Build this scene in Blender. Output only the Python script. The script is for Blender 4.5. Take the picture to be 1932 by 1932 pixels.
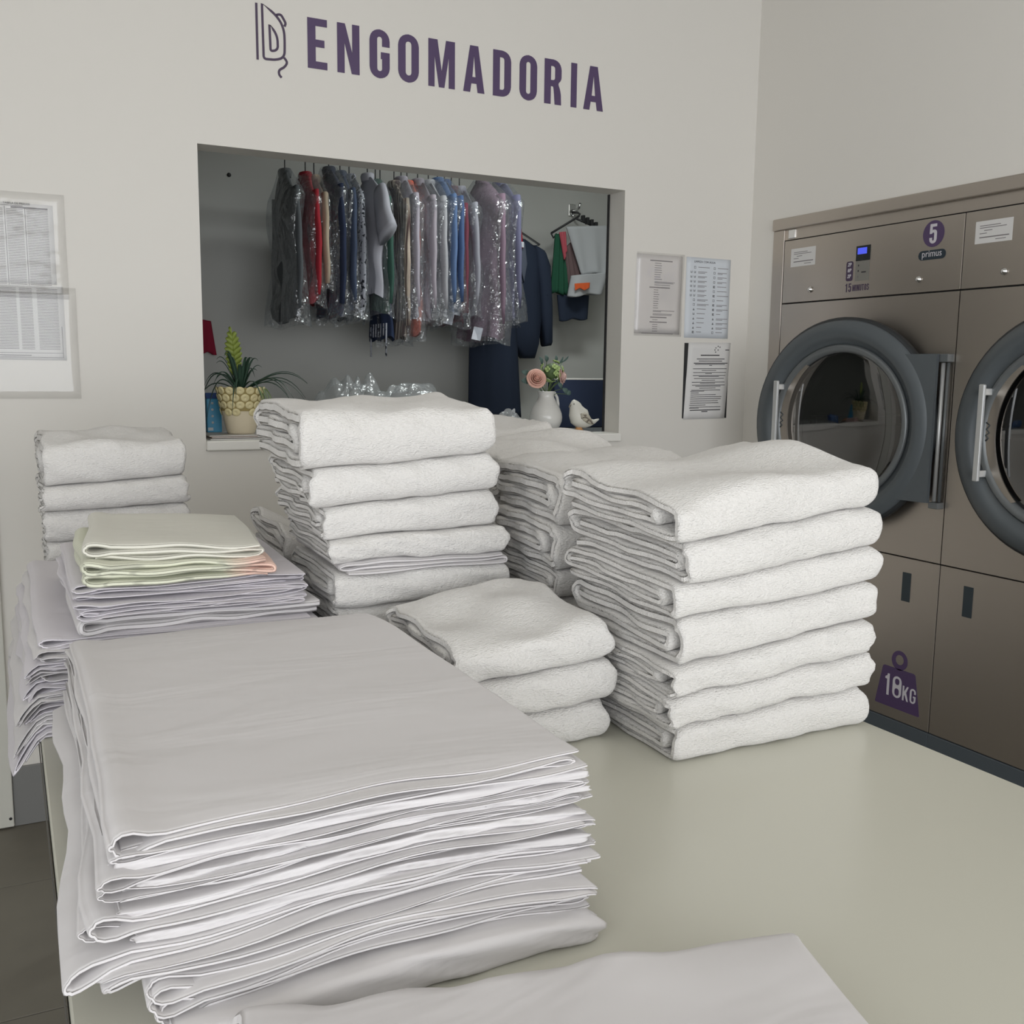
import bpy, bmesh, math, random
import numpy as np
from mathutils import Vector, Matrix

scene = bpy.context.scene
COL = scene.collection
for o in list(bpy.data.objects):
    bpy.data.objects.remove(o)

# ------------------------------------------------------------------ camera
CAM_H = 1.34
RX = np.array([0.89247396, 0.05150714, 0.44814868])
RY = np.array([-0.45092933, 0.12910425, 0.88317316])
RZ = np.array([0.01236817, 0.99029244, -0.13844826])
ROT = np.array([RX, RY, RZ])            # columns: camera right, up, forward in the room
FPX = 1888.05
camd = bpy.data.cameras.new('camera')
camd.sensor_fit = 'HORIZONTAL'
camd.sensor_width = 36.0
camd.lens = 36.0 * FPX / 1932.0
camd.clip_start = 0.02
cam = bpy.data.objects.new('camera', camd)
COL.objects.link(cam)
r_, u_, f_ = ROT[:, 0], ROT[:, 1], ROT[:, 2]
cam.matrix_world = Matrix(((r_[0], u_[0], -f_[0], 0), (r_[1], u_[1], -f_[1], 0), (r_[2], u_[2], -f_[2], CAM_H), (0, 0, 0, 1)))
scene.camera = cam

# ------------------------------------------------------------------ light and exposure
world = bpy.data.worlds.new('world')
scene.world = world
world.use_nodes = True
world.node_tree.nodes['Background'].inputs[0].default_value = (0.86, 0.93, 1.0, 1)
world.node_tree.nodes['Background'].inputs[1].default_value = 1.0

def area(name, loc, rot, sx, sy, power, color):
    d = bpy.data.lights.new(name, 'AREA')
    d.shape = 'RECTANGLE'
    d.size, d.size_y = sx, sy
    d.energy = power
    d.color = color
    o = bpy.data.objects.new(name, d)
    o.location = loc
    o.rotation_euler = rot
    COL.objects.link(o)
    return o
# daylight entering by an unseen shop front, its form made up, behind the camera
area('shop_front_daylight', (0.3, -4.15, 1.50), (math.radians(90), 0, 0), 4.5, 2.5, 150, (0.96, 0.975, 1.0))
# added light for left-facing sides, by a made-up, unseen window in the left wall
area('added_side_light', (-1.96, -1.55, 1.55), (math.radians(90), 0, math.radians(-90)), 3.0, 2.2, 52, (0.96, 0.98, 1.0))
# added, unseen ceiling lamps for warm light from above
area('added_ceiling_light', (0.6, 1.3, 2.96), (0, 0, 0), 1.2, 0.6, 3, (1.0, 0.92, 0.78))
area('added_ceiling_light', (-0.4, -1.9, 2.96), (0, 0, 0), 1.2, 0.6, 3, (1.0, 0.92, 0.78))
# unseen lamp added to brighten the back room
area('back_room_fill', (2.2, 3.65, 2.72), (0, 0, 0), 0.6, 0.3, 16.0, (0.94, 1.0, 0.99))

vs = scene.view_settings
vs.view_transform = 'Standard'
vs.look = 'None'
vs.gamma = 1.0
vs.use_curve_mapping = False
vs.exposure = -0.13

# ------------------------------------------------------------------ helpers
def ray(px, py):
    return ROT @ np.array([px - 966.0, 966.0 - py, FPX])
def on_x(px, py, x):
    r = ray(px, py); p = r * (x / r[0]); p[2] += CAM_H; return p
def on_y(px, py, y):
    r = ray(px, py); p = r * (y / r[1]); p[2] += CAM_H; return p
def on_z(px, py, z):
    r = ray(px, py); p = r * ((z - CAM_H) / r[2]); p[2] = z; return p

def srgb(r, g, b):
    f = lambda c: (c / 255 / 12.92) if c / 255 <= 0.04045 else ((c / 255 + 0.055) / 1.055) ** 2.4
    return (f(r), f(g), f(b))

MATS = {}
def mat(name, color, rough=0.6, metal=0.0, spec=0.5, bump=None, var=None, sheen=0.0, sub=0.0, emit=None, coat=0.0):
    """bump=(scale, strength, distance, detail); var=(scale, amount)"""
    m = bpy.data.materials.new(name)
    m.use_nodes = True
    nt = m.node_tree
    b = nt.nodes['Principled BSDF']
    b.inputs['Base Color'].default_value = (*color, 1)
    b.inputs['Roughness'].default_value = rough
    b.inputs['Metallic'].default_value = metal
    b.inputs['Specular IOR Level'].default_value = spec
    b.inputs['Sheen Weight'].default_value = sheen
    b.inputs['Coat Weight'].default_value = coat
    if emit:
        b.inputs['Emission Color'].default_value = (*emit[0], 1)
        b.inputs['Emission Strength'].default_value = emit[1]
    tc = nt.nodes.new('ShaderNodeTexCoord')
    if bump:
        n = nt.nodes.new('ShaderNodeTexNoise')
        n.inputs['Scale'].default_value = bump[0]
        n.inputs['Detail'].default_value = bump[3] if len(bump) > 3 else 2
        nt.links.new(tc.outputs['Object'], n.inputs['Vector'])
        bp = nt.nodes.new('ShaderNodeBump')
        bp.inputs['Strength'].default_value = bump[1]
        bp.inputs['Distance'].default_value = bump[2]
        nt.links.new(n.outputs['Fac'], bp.inputs['Height'])
        nt.links.new(bp.outputs['Normal'], b.inputs['Normal'])
    if var:
        n = nt.nodes.new('ShaderNodeTexNoise')
        n.inputs['Scale'].default_value = var[0]
        n.inputs['Detail'].default_value = 3
        nt.links.new(tc.outputs['Object'], n.inputs['Vector'])
        mx = nt.nodes.new('ShaderNodeMix')
        mx.data_type = 'RGBA'
        mx.inputs['A'].default_value = (*[c * (1 - var[1]) for c in color], 1)
        mx.inputs['B'].default_value = (*[min(1, c * (1 + var[1])) for c in color], 1)
        nt.links.new(n.outputs['Fac'], mx.inputs['Factor'])
        nt.links.new(mx.outputs['Result'], b.inputs['Base Color'])
    MATS[name] = m
    return m

def clear_mat(name, tint, gloss=0.12, rough=0.08, gcol=(1, 1, 1), bump=None, k=0.6, haze=0.0):
    m = bpy.data.materials.new(name)
    m.use_nodes = True
    nt = m.node_tree
    nt.nodes.clear()
    out = nt.nodes.new('ShaderNodeOutputMaterial')
    mx = nt.nodes.new('ShaderNodeMixShader')
    tr = nt.nodes.new('ShaderNodeBsdfTransparent')
    gl = nt.nodes.new('ShaderNodeBsdfGlossy')
    lw = nt.nodes.new('ShaderNodeLayerWeight')
    lw.inputs['Blend'].default_value = 0.25
    ad = nt.nodes.new('ShaderNodeMath'); ad.operation = 'MULTIPLY_ADD'
    ad.inputs[1].default_value = k
    ad.inputs[2].default_value = gloss
    nt.links.new(lw.outputs['Facing'], ad.inputs[0])
    tr.inputs['Color'].default_value = (*tint, 1)
    gl.inputs['Color'].default_value = (*gcol, 1)
    gl.inputs['Roughness'].default_value = rough
    if bump:
        tc = nt.nodes.new('ShaderNodeTexCoord')
        n = nt.nodes.new('ShaderNodeTexNoise')
        n.inputs['Scale'].default_value = bump[0]
        nt.links.new(tc.outputs['Object'], n.inputs['Vector'])
        bp = nt.nodes.new('ShaderNodeBump')
        bp.inputs['Strength'].default_value = bump[1]
        bp.inputs['Distance'].default_value = bump[2]
        nt.links.new(n.outputs['Fac'], bp.inputs['Height'])
        nt.links.new(bp.outputs['Normal'], gl.inputs['Normal'])
        nt.links.new(bp.outputs['Normal'], lw.inputs['Normal'])
    nt.links.new(ad.outputs[0], mx.inputs[0])
    if haze > 0:
        df = nt.nodes.new('ShaderNodeBsdfDiffuse'); df.inputs['Color'].default_value = (0.85, 0.87, 0.88, 1)
        m2 = nt.nodes.new('ShaderNodeMixShader'); m2.inputs[0].default_value = haze
        nt.links.new(tr.outputs[0], m2.inputs[1]); nt.links.new(df.outputs[0], m2.inputs[2])
        nt.links.new(m2.outputs[0], mx.inputs[1])
    else:
        nt.links.new(tr.outputs[0], mx.inputs[1])
    nt.links.new(gl.outputs[0], mx.inputs[2])
    nt.links.new(mx.outputs[0], out.inputs[0])
    MATS[name] = m
    return m

# surfaces
mat('wall_paint', (0.725, 0.70, 0.655), 0.45, spec=0.35, bump=(140, 0.04, 0.001), var=(0.7, 0.012))
mat('side_wall_paint', (0.80, 0.775, 0.73), 0.55, spec=0.3, bump=(140, 0.04, 0.001))
mat('ceiling_paint', (0.75, 0.74, 0.71), 0.8)
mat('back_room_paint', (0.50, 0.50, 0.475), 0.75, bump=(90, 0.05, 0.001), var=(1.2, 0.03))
mat('sill_white', (0.80, 0.785, 0.74), 0.35)
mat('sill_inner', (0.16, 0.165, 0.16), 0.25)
mat('floor_tile', (0.175, 0.160, 0.130), 0.5, bump=(60, 0.1, 0.001), var=(9, 0.12))
mat('grout', (0.085, 0.08, 0.072), 0.9)
mat('skirting_tile', (0.20, 0.20, 0.195), 0.4, var=(6, 0.06))
mat('door_paint', (0.60, 0.595, 0.54), 0.5)
mat('table_top', (0.60, 0.59, 0.51), 0.28, spec=0.45, bump=(220, 0.03, 0.0006), var=(1.5, 0.012))
mat('table_edge', (0.10, 0.095, 0.085), 0.6)
mat('dark_gap', (0.02, 0.02, 0.021), 0.8)

def terry(name, color):
    m = mat(name, color, 0.95, spec=0.1, sheen=0.35)
    nt = m.node_tree
    b = nt.nodes['Principled BSDF']
    tc = nt.nodes.new('ShaderNodeTexCoord')
    n1 = nt.nodes.new('ShaderNodeTexNoise'); n1.inputs['Scale'].default_value = 520; n1.inputs['Detail'].default_value = 2
    n2 = nt.nodes.new('ShaderNodeTexNoise'); n2.inputs['Scale'].default_value = 90; n2.inputs['Detail'].default_value = 3
    mp = nt.nodes.new('ShaderNodeMapping'); mp.inputs['Scale'].default_value = (0.45, 1, 1)
    nt.links.new(tc.outputs['Object'], mp.inputs['Vector'])
    nt.links.new(mp.outputs['Vector'], n1.inputs['Vector'])
    nt.links.new(tc.outputs['Object'], n2.inputs['Vector'])
    b1 = nt.nodes.new('ShaderNodeBump'); b1.inputs['Strength'].default_value = 0.9; b1.inputs['Distance'].default_value = 0.0026
    b2 = nt.nodes.new('ShaderNodeBump'); b2.inputs['Strength'].default_value = 0.45; b2.inputs['Distance'].default_value = 0.005
    nt.links.new(n2.outputs['Fac'], b2.inputs['Height'])
    nt.links.new(n1.outputs['Fac'], b1.inputs['Height'])
    nt.links.new(b2.outputs['Normal'], b1.inputs['Normal'])
    nt.links.new(b1.outputs['Normal'], b.inputs['Normal'])
    return m
terry('terry_white', (0.705, 0.685, 0.662))

def linen(name, color, scale=6, strength=0.55):
    m = mat(name, color, 0.8, spec=0.2, sheen=0.15)
    nt = m.node_tree
    b = nt.nodes['Principled BSDF']
    tc = nt.nodes.new('ShaderNodeTexCoord')
    mp = nt.nodes.new('ShaderNodeMapping'); mp.inputs['Scale'].default_value = (0.6, 1.6, 1)
    mp.inputs['Rotation'].default_value = (0, 0, 0.35)
    n2 = nt.nodes.new('ShaderNodeTexNoise'); n2.inputs['Scale'].default_value = scale; n2.inputs['Detail'].default_value = 3; n2.inputs['Distortion'].default_value = 0.6
    nt.links.new(tc.outputs['Object'], mp.inputs['Vector'])
    nt.links.new(mp.outputs['Vector'], n2.inputs['Vector'])
    b2 = nt.nodes.new('ShaderNodeBump'); b2.inputs['Strength'].default_value = strength; b2.inputs['Distance'].default_value = 0.010
    nt.links.new(n2.outputs['Fac'], b2.inputs['Height'])
    nt.links.new(b2.outputs['Normal'], b.inputs['Normal'])
    return m
linen('sheet_white', (0.665, 0.642, 0.645))
linen('sheet_lilac', (0.66, 0.63, 0.665))
linen('case_cream', (0.70, 0.685, 0.61))

def set_mesh(me, smooth=True, flat_faces=None):
    n = len(me.polygons)
    if n:
        arr = np.zeros(n, dtype=bool) if smooth else np.ones(n, dtype=bool)
        if flat_faces is not None and len(flat_faces):
            arr[np.array(flat_faces)] = True
        me.polygons.foreach_set('use_smooth', ~arr)
    me.update()

def mesh_obj(name, verts, faces, material, parent=None, smooth=True, flat_faces=None, loc=None):
    me = bpy.data.meshes.new(name)
    me.from_pydata([tuple(map(float, v)) for v in verts] if not isinstance(verts, np.ndarray) else verts.tolist(), [], faces)
    set_mesh(me, smooth, flat_faces)
    o = bpy.data.objects.new(name, me)
    if isinstance(material, str):
        material = MATS[material]
    if material:
        me.materials.append(material)
    COL.objects.link(o)
    if parent:
        o.parent = parent
    if loc is not None:
        o.location = loc
    return o

def empty(name, loc, label=None, cat=None, group=None, rot=None):
    o = bpy.data.objects.new(name, None)
    o.empty_display_size = 0.05
    o.location = loc
    if rot:
        o.rotation_euler = rot
    COL.objects.link(o)
    if label:
        tag(o, label, cat, group)
    return o

def tag(o, label=None, cat=None, group=None, kind=None):
    if label: o['label'] = label
    if cat: o['category'] = cat
    if group: o['group'] = group
    if kind: o['kind'] = kind
    return o

class MB:
    def __init__(self):
        self.v = []; self.f = []; self.flat = []
    def add(self, v, f, flat=False):
        n = len(self.v)
        if flat:
            self.flat += range(len(self.f), len(self.f) + len(f))
        self.v += [tuple(p) for p in v]
        self.f += [tuple(i + n for i in q) for q in f]
        return self
    def box(self, lo, hi, bev=0.0):
        x0, y0, z0 = lo; x1, y1, z1 = hi
        if bev <= 0:
            v = [(x0,y0,z0),(x1,y0,z0),(x1,y1,z0),(x0,y1,z0),(x0,y0,z1),(x1,y0,z1),(x1,y1,z1),(x0,y1,z1)]
            f = [(0,3,2,1),(4,5,6,7),(0,1,5,4),(1,2,6,5),(2,3,7,6),(3,0,4,7)]
            return self.add(v, f, True)
        bm = bmesh.new()
        bmesh.ops.create_cube(bm, size=1)
        for w in bm.verts:
            w.co = Vector(((x0+x1)/2 + w.co.x*(x1-x0), (y0+y1)/2 + w.co.y*(y1-y0), (z0+z1)/2 + w.co.z*(z1-z0)))
        bmesh.ops.bevel(bm, geom=list(bm.edges), offset=bev, segments=2, profile=0.5, affect='EDGES')
        bm.verts.ensure_lookup_table()
        v = [tuple(w.co) for w in bm.verts]; f = [tuple(w.index for w in q.verts) for q in bm.faces]
        bm.free()
        return self.add(v, f, True)
    def tube(self, pts, r, n=8, cap=True, flatten=None):
        pts = [Vector(p) for p in pts]
        rs = r if isinstance(r, (list, tuple)) else [r] * len(pts)
        v = []; f = []
        prev = None
        for i, p in enumerate(pts):
            d = (pts[min(i+1, len(pts)-1)] - pts[max(i-1, 0)]).normalized()
            if prev is None:
                a = Vector((0, 0, 1)) if abs(d.z) < 0.9 else Vector((1, 0, 0))
                s = d.cross(a).normalized()
            else:
                s = (prev - d * prev.dot(d)).normalized()
            prev = s
            t = d.cross(s)
            for k in range(n):
                a = 2 * math.pi * k / n
                q = p + s * math.cos(a) * rs[i] + t * math.sin(a) * rs[i]
                v.append(tuple(q))
        for i in range(len(pts) - 1):
            for k in range(n):
                f.append((i*n+k, i*n+(k+1)%n, (i+1)*n+(k+1)%n, (i+1)*n+k))
        if cap:
            f.append(tuple(reversed(range(n)))); f.append(tuple((len(pts)-1)*n+k for k in range(n)))
        return self.add(v, f)
    def lathe(self, prof, n=48, axis='z', center=(0, 0, 0), closed=False):
        """prof: list of (r, h)"""
        v = []; f = []
        for (r, h) in prof:
            for k in range(n):
                a = 2 * math.pi * k / n
                c, s = r * math.cos(a), r * math.sin(a)
                p = (c, s, h) if axis == 'z' else ((h, c, s) if axis == 'x' else (c, h, s))
                v.append((p[0]+center[0], p[1]+center[1], p[2]+center[2]))
        m = len(prof)
        for i in range(m - 1 if not closed else m):
            j = (i + 1) % m
            for k in range(n):
                f.append((i*n+k, i*n+(k+1)%n, j*n+(k+1)%n, j*n+k))
        return self.add(v, f)
    def prism(self, poly, z0, z1, fn=lambda x, y, z: (x, y, z)):
        n = len(poly)
        v = [fn(x, y, z0) for x, y in poly] + [fn(x, y, z1) for x, y in poly]
        f = [tuple(range(n)), tuple(range(2*n-1, n-1, -1))] + [(i, n+i, n+(i+1)%n, (i+1)%n) for i in range(n)]
        return self.add(v, f, True)
    def quad(self, a, b, c, d):
        return self.add([a, b, c, d], [(0, 1, 2, 3)], True)
    def build(self, name, material, parent=None, smooth=True, loc=None):
        return mesh_obj(name, self.v, self.f, material, parent, smooth, self.flat, loc)

def fix_normals(o):
    bm = bmesh.new(); bm.from_mesh(o.data)
    bmesh.ops.recalc_face_normals(bm, faces=bm.faces)
    bm.to_mesh(o.data); bm.free()
    return o

def box_obj(name, lo, hi, material, parent=None, bev=0.0):
    return MB().box(lo, hi, bev).build(name, material, parent)

def struct(o):
    o['kind'] = 'structure'
    return o

# smooth pseudo noise, numpy, deterministic
def wav(seed, n=5, f0=1.0, f1=6.0):
    rs = np.random.RandomState(seed)
    A = rs.uniform(-1, 1, (n, 2)); fr = rs.uniform(f0, f1, n); ph = rs.uniform(0, 6.28, n)
    A /= np.linalg.norm(A, axis=1)[:, None]
    am = 1.0 / np.sqrt(n)
    def fn(x, y):
        s = 0
        for i in range(n):
            s = s + np.sin((A[i, 0] * x + A[i, 1] * y) * fr[i] * 6.2832 + ph[i])
        return s * am
    return fn

# ------------------------------------------------------------------ setting: shop room
YB, XW = 3.143, 2.62
XL, YF, ZC = -2.0, -4.2, 3.0
# window opening in the back wall
WX0, WX1, WZ0, WZ1 = 0.546, 2.035, 1.117, 1.992
WT = 0.10
def wall_back():
    m = MB()
    m.box((XL, YB, 0), (WX0, YB + WT, ZC))
    m.box((WX1, YB, 0), (XW + 0.2, YB + WT, ZC))
    m.box((WX0, YB, WZ1), (WX1, YB + WT, ZC))
    m.box((WX0, YB, 0), (WX1, YB + WT, WZ0 - 0.026))
    return struct(m.build('wall_back', 'wall_paint'))
wall_back()
m = MB()
m.box((XL - 0.1, YF, 0), (XL, -3.1, ZC)); m.box((XL - 0.1, 0.0, 0), (XL, YB, ZC))
m.box((XL - 0.1, -3.1, 0), (XL, 0.0, 0.4)); m.box((XL - 0.1, -3.1, 2.7), (XL, 0.0, ZC))
struct(m.build('wall_left', 'wall_paint'))
wf = struct(empty('added_window_1', (XL - 0.05, -1.55, 0.4)))  # made-up window, unseen, framing the opening for the added side light
for y_ in (-1.53, -0.02, 1.49):
    box_obj('added_window_frame', (-0.03, y_, 0), (0.03, y_ + 0.04, 2.3), 'sill_white', wf)
for z_ in (0.0, 2.26):
    box_obj('added_window_frame', (-0.03, -1.55, z_), (0.03, 1.55, z_ + 0.04), 'sill_white', wf)
m = MB()
m.box((XW, YF, 1.916), (XW + 0.1, YB, ZC))
m.box((XW, 3.012, 0), (XW + 0.1, YB, 1.916))
m.box((XW, YF, 0), (XW + 0.1, 1.372 - 0.79, 1.916))
struct(m.build('wall_right', 'side_wall_paint'))
struct(MB().box((XL - 0.1, YF - 0.1, ZC), (XW + 0.9, YB + WT, ZC + 0.1)).build('ceiling', 'ceiling_paint'))
# unseen shop front, its form made up: low plinth, header, posts
m = MB()
m.box((XL, YF - 0.1, 0), (XW, YF, 0.25))
m.box((XL, YF - 0.1, 2.75), (XW, YF, ZC))
for x in (XL, -0.6, 0.9, XW - 0.06):
    m.box((x, YF - 0.1, 0.25), (x + 0.06, YF, 2.75))
struct(m.build('wall_front', 'side_wall_paint'))

# floor with tiles
fl = struct(MB().box((XL - 0.1, YF - 0.1, -0.06), (XW + 0.9, YB + WT, -0.006)).build('floor', 'grout'))
ts = 0.6
tile_me = None
for i in range(-3, 5):
    for j in range(-8, 6):
        x0, y0 = 0.17 + i * ts, 0.36 + j * ts
        x1, y1 = min(x0 + ts, XW) - 0.0015, min(y0 + ts, YB) - 0.0015
        x0, y0 = max(x0, XL) + 0.0015, max(y0, YF) + 0.0015
        if x1 - x0 < 0.05 or y1 - y0 < 0.05: continue
        full = abs(x1 - x0 - ts + 0.003) < 1e-6 and abs(y1 - y0 - ts + 0.003) < 1e-6
        if full and tile_me:
            o = bpy.data.objects.new('floor_tile', tile_me); COL.objects.link(o); o.parent = fl; o.location = (x0, y0, 0)
        else:
            o = box_obj('floor_tile', (0, 0, -0.008), (x1 - x0, y1 - y0, 0), 'floor_tile', fl, 0.0012)
            o.location = (x0, y0, 0)
            if full: tile_me = o.data

# grey tile skirting on the back wall
sk = empty('baseboard_back', (0, YB, 0)); struct(sk)
for k in range(5):
    x0 = -0.034 + 0.54 * k
    box_obj('skirting_tile', (x0 + 0.001, -0.009, 0.001), (min(x0 + 0.539, XW), 0, 0.180), 'skirting_tile', sk, 0.0015)
# white door leaf at the far left of the back wall
dr = empty('door_1', (-0.49, YB, 0)); struct(dr)
box_obj('door_leaf', (-0.40, -0.022, 0.006), (0.456, 0, 2.08), 'door_paint', dr, 0.003)
box_obj('door_frame', (-0.45, -0.03, 0), (-0.402, 0, 2.13), 'door_paint', dr, 0.003)
MB().lathe([(0.0, 0), (0.004, 0.0005), (0.0045, 0.002)], 12, 'y', (0.447, -0.0245, 0.032)).build('screw', 'dark_gap', dr)

# window sill
sl = struct(empty('trim_1', (1.29, YB, WZ0)))
box_obj('sill_board', (WX0 - 1.29, -0.016, -0.026), (WX1 - 1.29 + 0.004, WT, 0.004), 'sill_white', sl, 0.004)
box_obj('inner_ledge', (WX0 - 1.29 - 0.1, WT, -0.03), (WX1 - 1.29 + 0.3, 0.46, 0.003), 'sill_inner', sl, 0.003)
struct(box_obj('trim_2', (WX1 - 0.004, YB + WT, WZ0 + 0.004), (WX1 + 0.02, YB + WT + 0.012, WZ1), 'dark_gap'))

# back room
BY, BX0, BX1 = 5.0, -0.6, 3.5
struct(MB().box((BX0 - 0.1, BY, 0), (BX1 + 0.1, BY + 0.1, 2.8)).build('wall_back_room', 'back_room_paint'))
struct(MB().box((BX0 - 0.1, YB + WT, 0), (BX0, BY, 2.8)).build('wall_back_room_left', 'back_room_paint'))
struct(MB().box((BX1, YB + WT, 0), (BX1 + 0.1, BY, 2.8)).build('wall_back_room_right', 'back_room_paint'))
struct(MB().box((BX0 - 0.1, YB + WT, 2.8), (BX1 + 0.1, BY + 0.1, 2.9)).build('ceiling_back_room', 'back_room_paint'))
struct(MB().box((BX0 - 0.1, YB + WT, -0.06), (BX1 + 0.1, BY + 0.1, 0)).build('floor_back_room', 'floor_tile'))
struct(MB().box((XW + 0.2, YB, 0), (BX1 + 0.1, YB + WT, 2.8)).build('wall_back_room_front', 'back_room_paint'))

# ------------------------------------------------------------------ table
ZT = 0.84
tb = empty('folding_table', (0.56, 1.0, 0), 'large white laminate folding table carrying all the linen stacks', 'table')
a = math.radians(-1.1)
def trot(x, y):
    return (x - 0.56, y - 1.0)
MB().box((0.022 - 0.56, -1.5, ZT - 0.032), (1.102 - 0.56, 1.5, ZT), 0.0025).build('table_top', 'table_top', tb)
for sx in (0.022 - 0.5622, 1.102 - 0.5618):
    MB().box((sx - 0.0002, -1.5, ZT - 0.031), (sx + 0.0002 + 0.0001, 1.5, ZT - 0.002)).build('edge_band', 'table_edge', tb)
for x in (-0.47, 0.41):
    for y in (-1.42, 1.36):
        box_obj('leg', (x, y, 0), (x + 0.06, y + 0.06, ZT - 0.032), 'door_paint', tb, 0.004)
box_obj('apron', (-0.47, -1.40, ZT - 0.11), (0.47, -1.38, ZT - 0.032), 'door_paint', tb)
box_obj('apron', (-0.47, 1.38, ZT - 0.11), (0.47, 1.40, ZT - 0.032), 'door_paint', tb)

# ------------------------------------------------------------------ folded linen
def ribbon(name, path, th, H, nst, mapfn, material, length=0.3, soft=0.004):
    """path (n,2): a (metres) and height fraction; a cloth strip of thickness th following it, swept over s in 0..1"""
    P = np.array(path, float)
    M = np.c_[P[:, 0], P[:, 1] * H]
    T = np.gradient(M, axis=0)
    T /= np.maximum(np.linalg.norm(T, axis=1), 1e-9)[:, None]
    Nn = np.c_[-T[:, 1], T[:, 0]]
    n = len(P)
    s = np.linspace(0, 1, nst)
    d1 = soft * 0.35 / length; d2 = soft / length
    s = np.r_[0, d1, d2, s[1:-1], 1 - d2, 1 - d1, 1]
    kk = np.r_[0.45, 0.86, 1, np.ones(nst - 2), 1, 0.86, 0.45]
    nst = len(s)
    idx = np.r_[np.arange(n), np.arange(n)[::-1]]
    sg = np.r_[np.ones(n), -np.ones(n)]
    V = []
    for j in range(nst):
        Q = M[idx] + Nn[idx] * (sg * th / 2 * kk[j])[:, None]
        V.append(mapfn(Q[:, 0], Q[:, 1] / H, s[j], idx / (n - 1.0)))
    V = np.concatenate(V)
    F = []
    R = 2 * n
    for j in range(nst - 1):
        b = j * R
        for i in range(R):
            i2 = (i + 1) % R
            F.append((b + i, b + i2, b + R + i2, b + R + i))
    flat = []
    for b in (0, (nst - 1) * R):
        for i in range(n - 1):
            flat.append(len(F))
            F.append((b + i, b + i + 1, b + R - 2 - i, b + R - 1 - i))
    loc = np.array([V[:, 0].mean(), V[:, 1].mean(), V[:, 2].min()])
    return mesh_obj(name, V - loc, F, material, None, True, flat, loc)

def fold_path(L, nose=0.022, rs=None, seed=0):
    """rolled-in-thirds profile: full-height rounded nose at a=0, back fold at a=L, two inner layers"""
    r = random.Random(seed)
    z0, z1, z2, z3 = 0.125, 0.375, 0.625, 0.875
    p = []
    def line(a0, a1, z, k=13):
        for t in np.linspace(0, 1, k): p.append((a0 + (a1 - a0) * t, z))
    def arc(ac, zc, ra, rz, t0, t1, k, ex=1.0):
        for t in np.linspace(t0, t1, k)[1:-1]:
            c, s_ = math.cos(t), math.sin(t)
            p.append((ac + ra * math.copysign(abs(c) ** ex, c), zc + rz * math.copysign(abs(s_) ** ex, s_)))
    c = nose
    line(L * r.uniform(0.86, 0.95), c, z0)
    arc(c, 0.5, c * 0.84, 0.375, -math.pi / 2, -3 * math.pi / 2, 15, 0.62)
    b = nose * 0.85
    line(c, L - b, z3)
    arc(L - b, (z3 + z1) / 2, b * 0.8, (z3 - z1) / 2, math.pi / 2, -math.pi / 2, 11)
    ai = nose * r.uniform(1.1, 2.2)
    line(L - b, ai, z1)
    arc(ai, (z1 + z2) / 2, 0.005, (z2 - z1) / 2, -math.pi / 2, -3 * math.pi / 2, 6)
    line(ai, L * r.uniform(0.86, 0.94), z2)
    return p

def towel(name, x0, x1, yf, depth, S0, S1, seed, material='terry_white', rot=0.0, H=0.05, nst=26, edge=0.0042, nose=0.020, wob=1.0):
    path = fold_path(depth, nose, seed=seed)
    rs = np.random.RandomState(seed)
    w1 = wav(seed + 1, 4, 1.5, 5); w2 = wav(seed + 2, 5, 2, 9); w3 = wav(seed + 3, 4, 2, 8)
    xc = (x0 + x1) / 2; yc = yf + depth / 2
    c, sn = math.cos(rot), math.sin(rot)
    def fn(a, zn, s, u):
        x = x0 + s * (x1 - x0) + edge * (1 - 2 * s) * w2(u * 2.2, 0.3) * 0.8 - edge * (0.8 if s < 0.5 else 1.9) * (1 - 2 * s) * (-1) * (4 * (zn - 0.5) ** 2)
        y = yf + a + 0.0025 * w1(x * 2.4, zn * 0.5 + s)
        zz = zn + 0.011 * wob * w3(x * 3, a * 5 + u * 3)
        X = xc + (x - xc) * c - (y - yc) * sn
        Y = yc + (x - xc) * sn + (y - yc) * c
        return np.c_[X, Y, S0(X, Y) + zz * (S1(X, Y) - S0(X, Y))]
    return ribbon(name, path, H * 0.238, H, nst, fn, material, x1 - x0, 0.007)

ORD = ['topmost', 'second', 'third', 'fourth', 'fifth', 'sixth', 'seventh', 'eighth', 'ninth', 'tenth', 'eleventh', 'twelfth', 'thirteenth', 'fourteenth', 'fifteenth', 'sixteenth', 'seventeenth', 'lowest']

def surfaces(zl, zr, xa, xb, seed, amp=0.003, top_amp=0.006, yf=0, depth=0.3, crown=0.0):
    S = []
    n = len(zl)
    for k in range(n):
        w = wav(seed * 31 + k, 4, 1.0, 4.0)
        am = 0 if k == 0 else (top_amp if k == n - 1 else amp)
        cr = crown * k / (n - 1.0)
        def f(X, Y, k=k, w=w, am=am, cr=cr):
            t = np.clip((X - xa) / (xb - xa), -0.1, 1.1)
            v = np.clip((Y - yf) / depth, 0, 1)
            return CAM_H + zl[k] + (zr[k] - zl[k]) * t + am * w(X * 2.2, Y * 2.2) + cr * np.sin(v * math.pi * 0.6)
        S.append(f)
    return S

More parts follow.
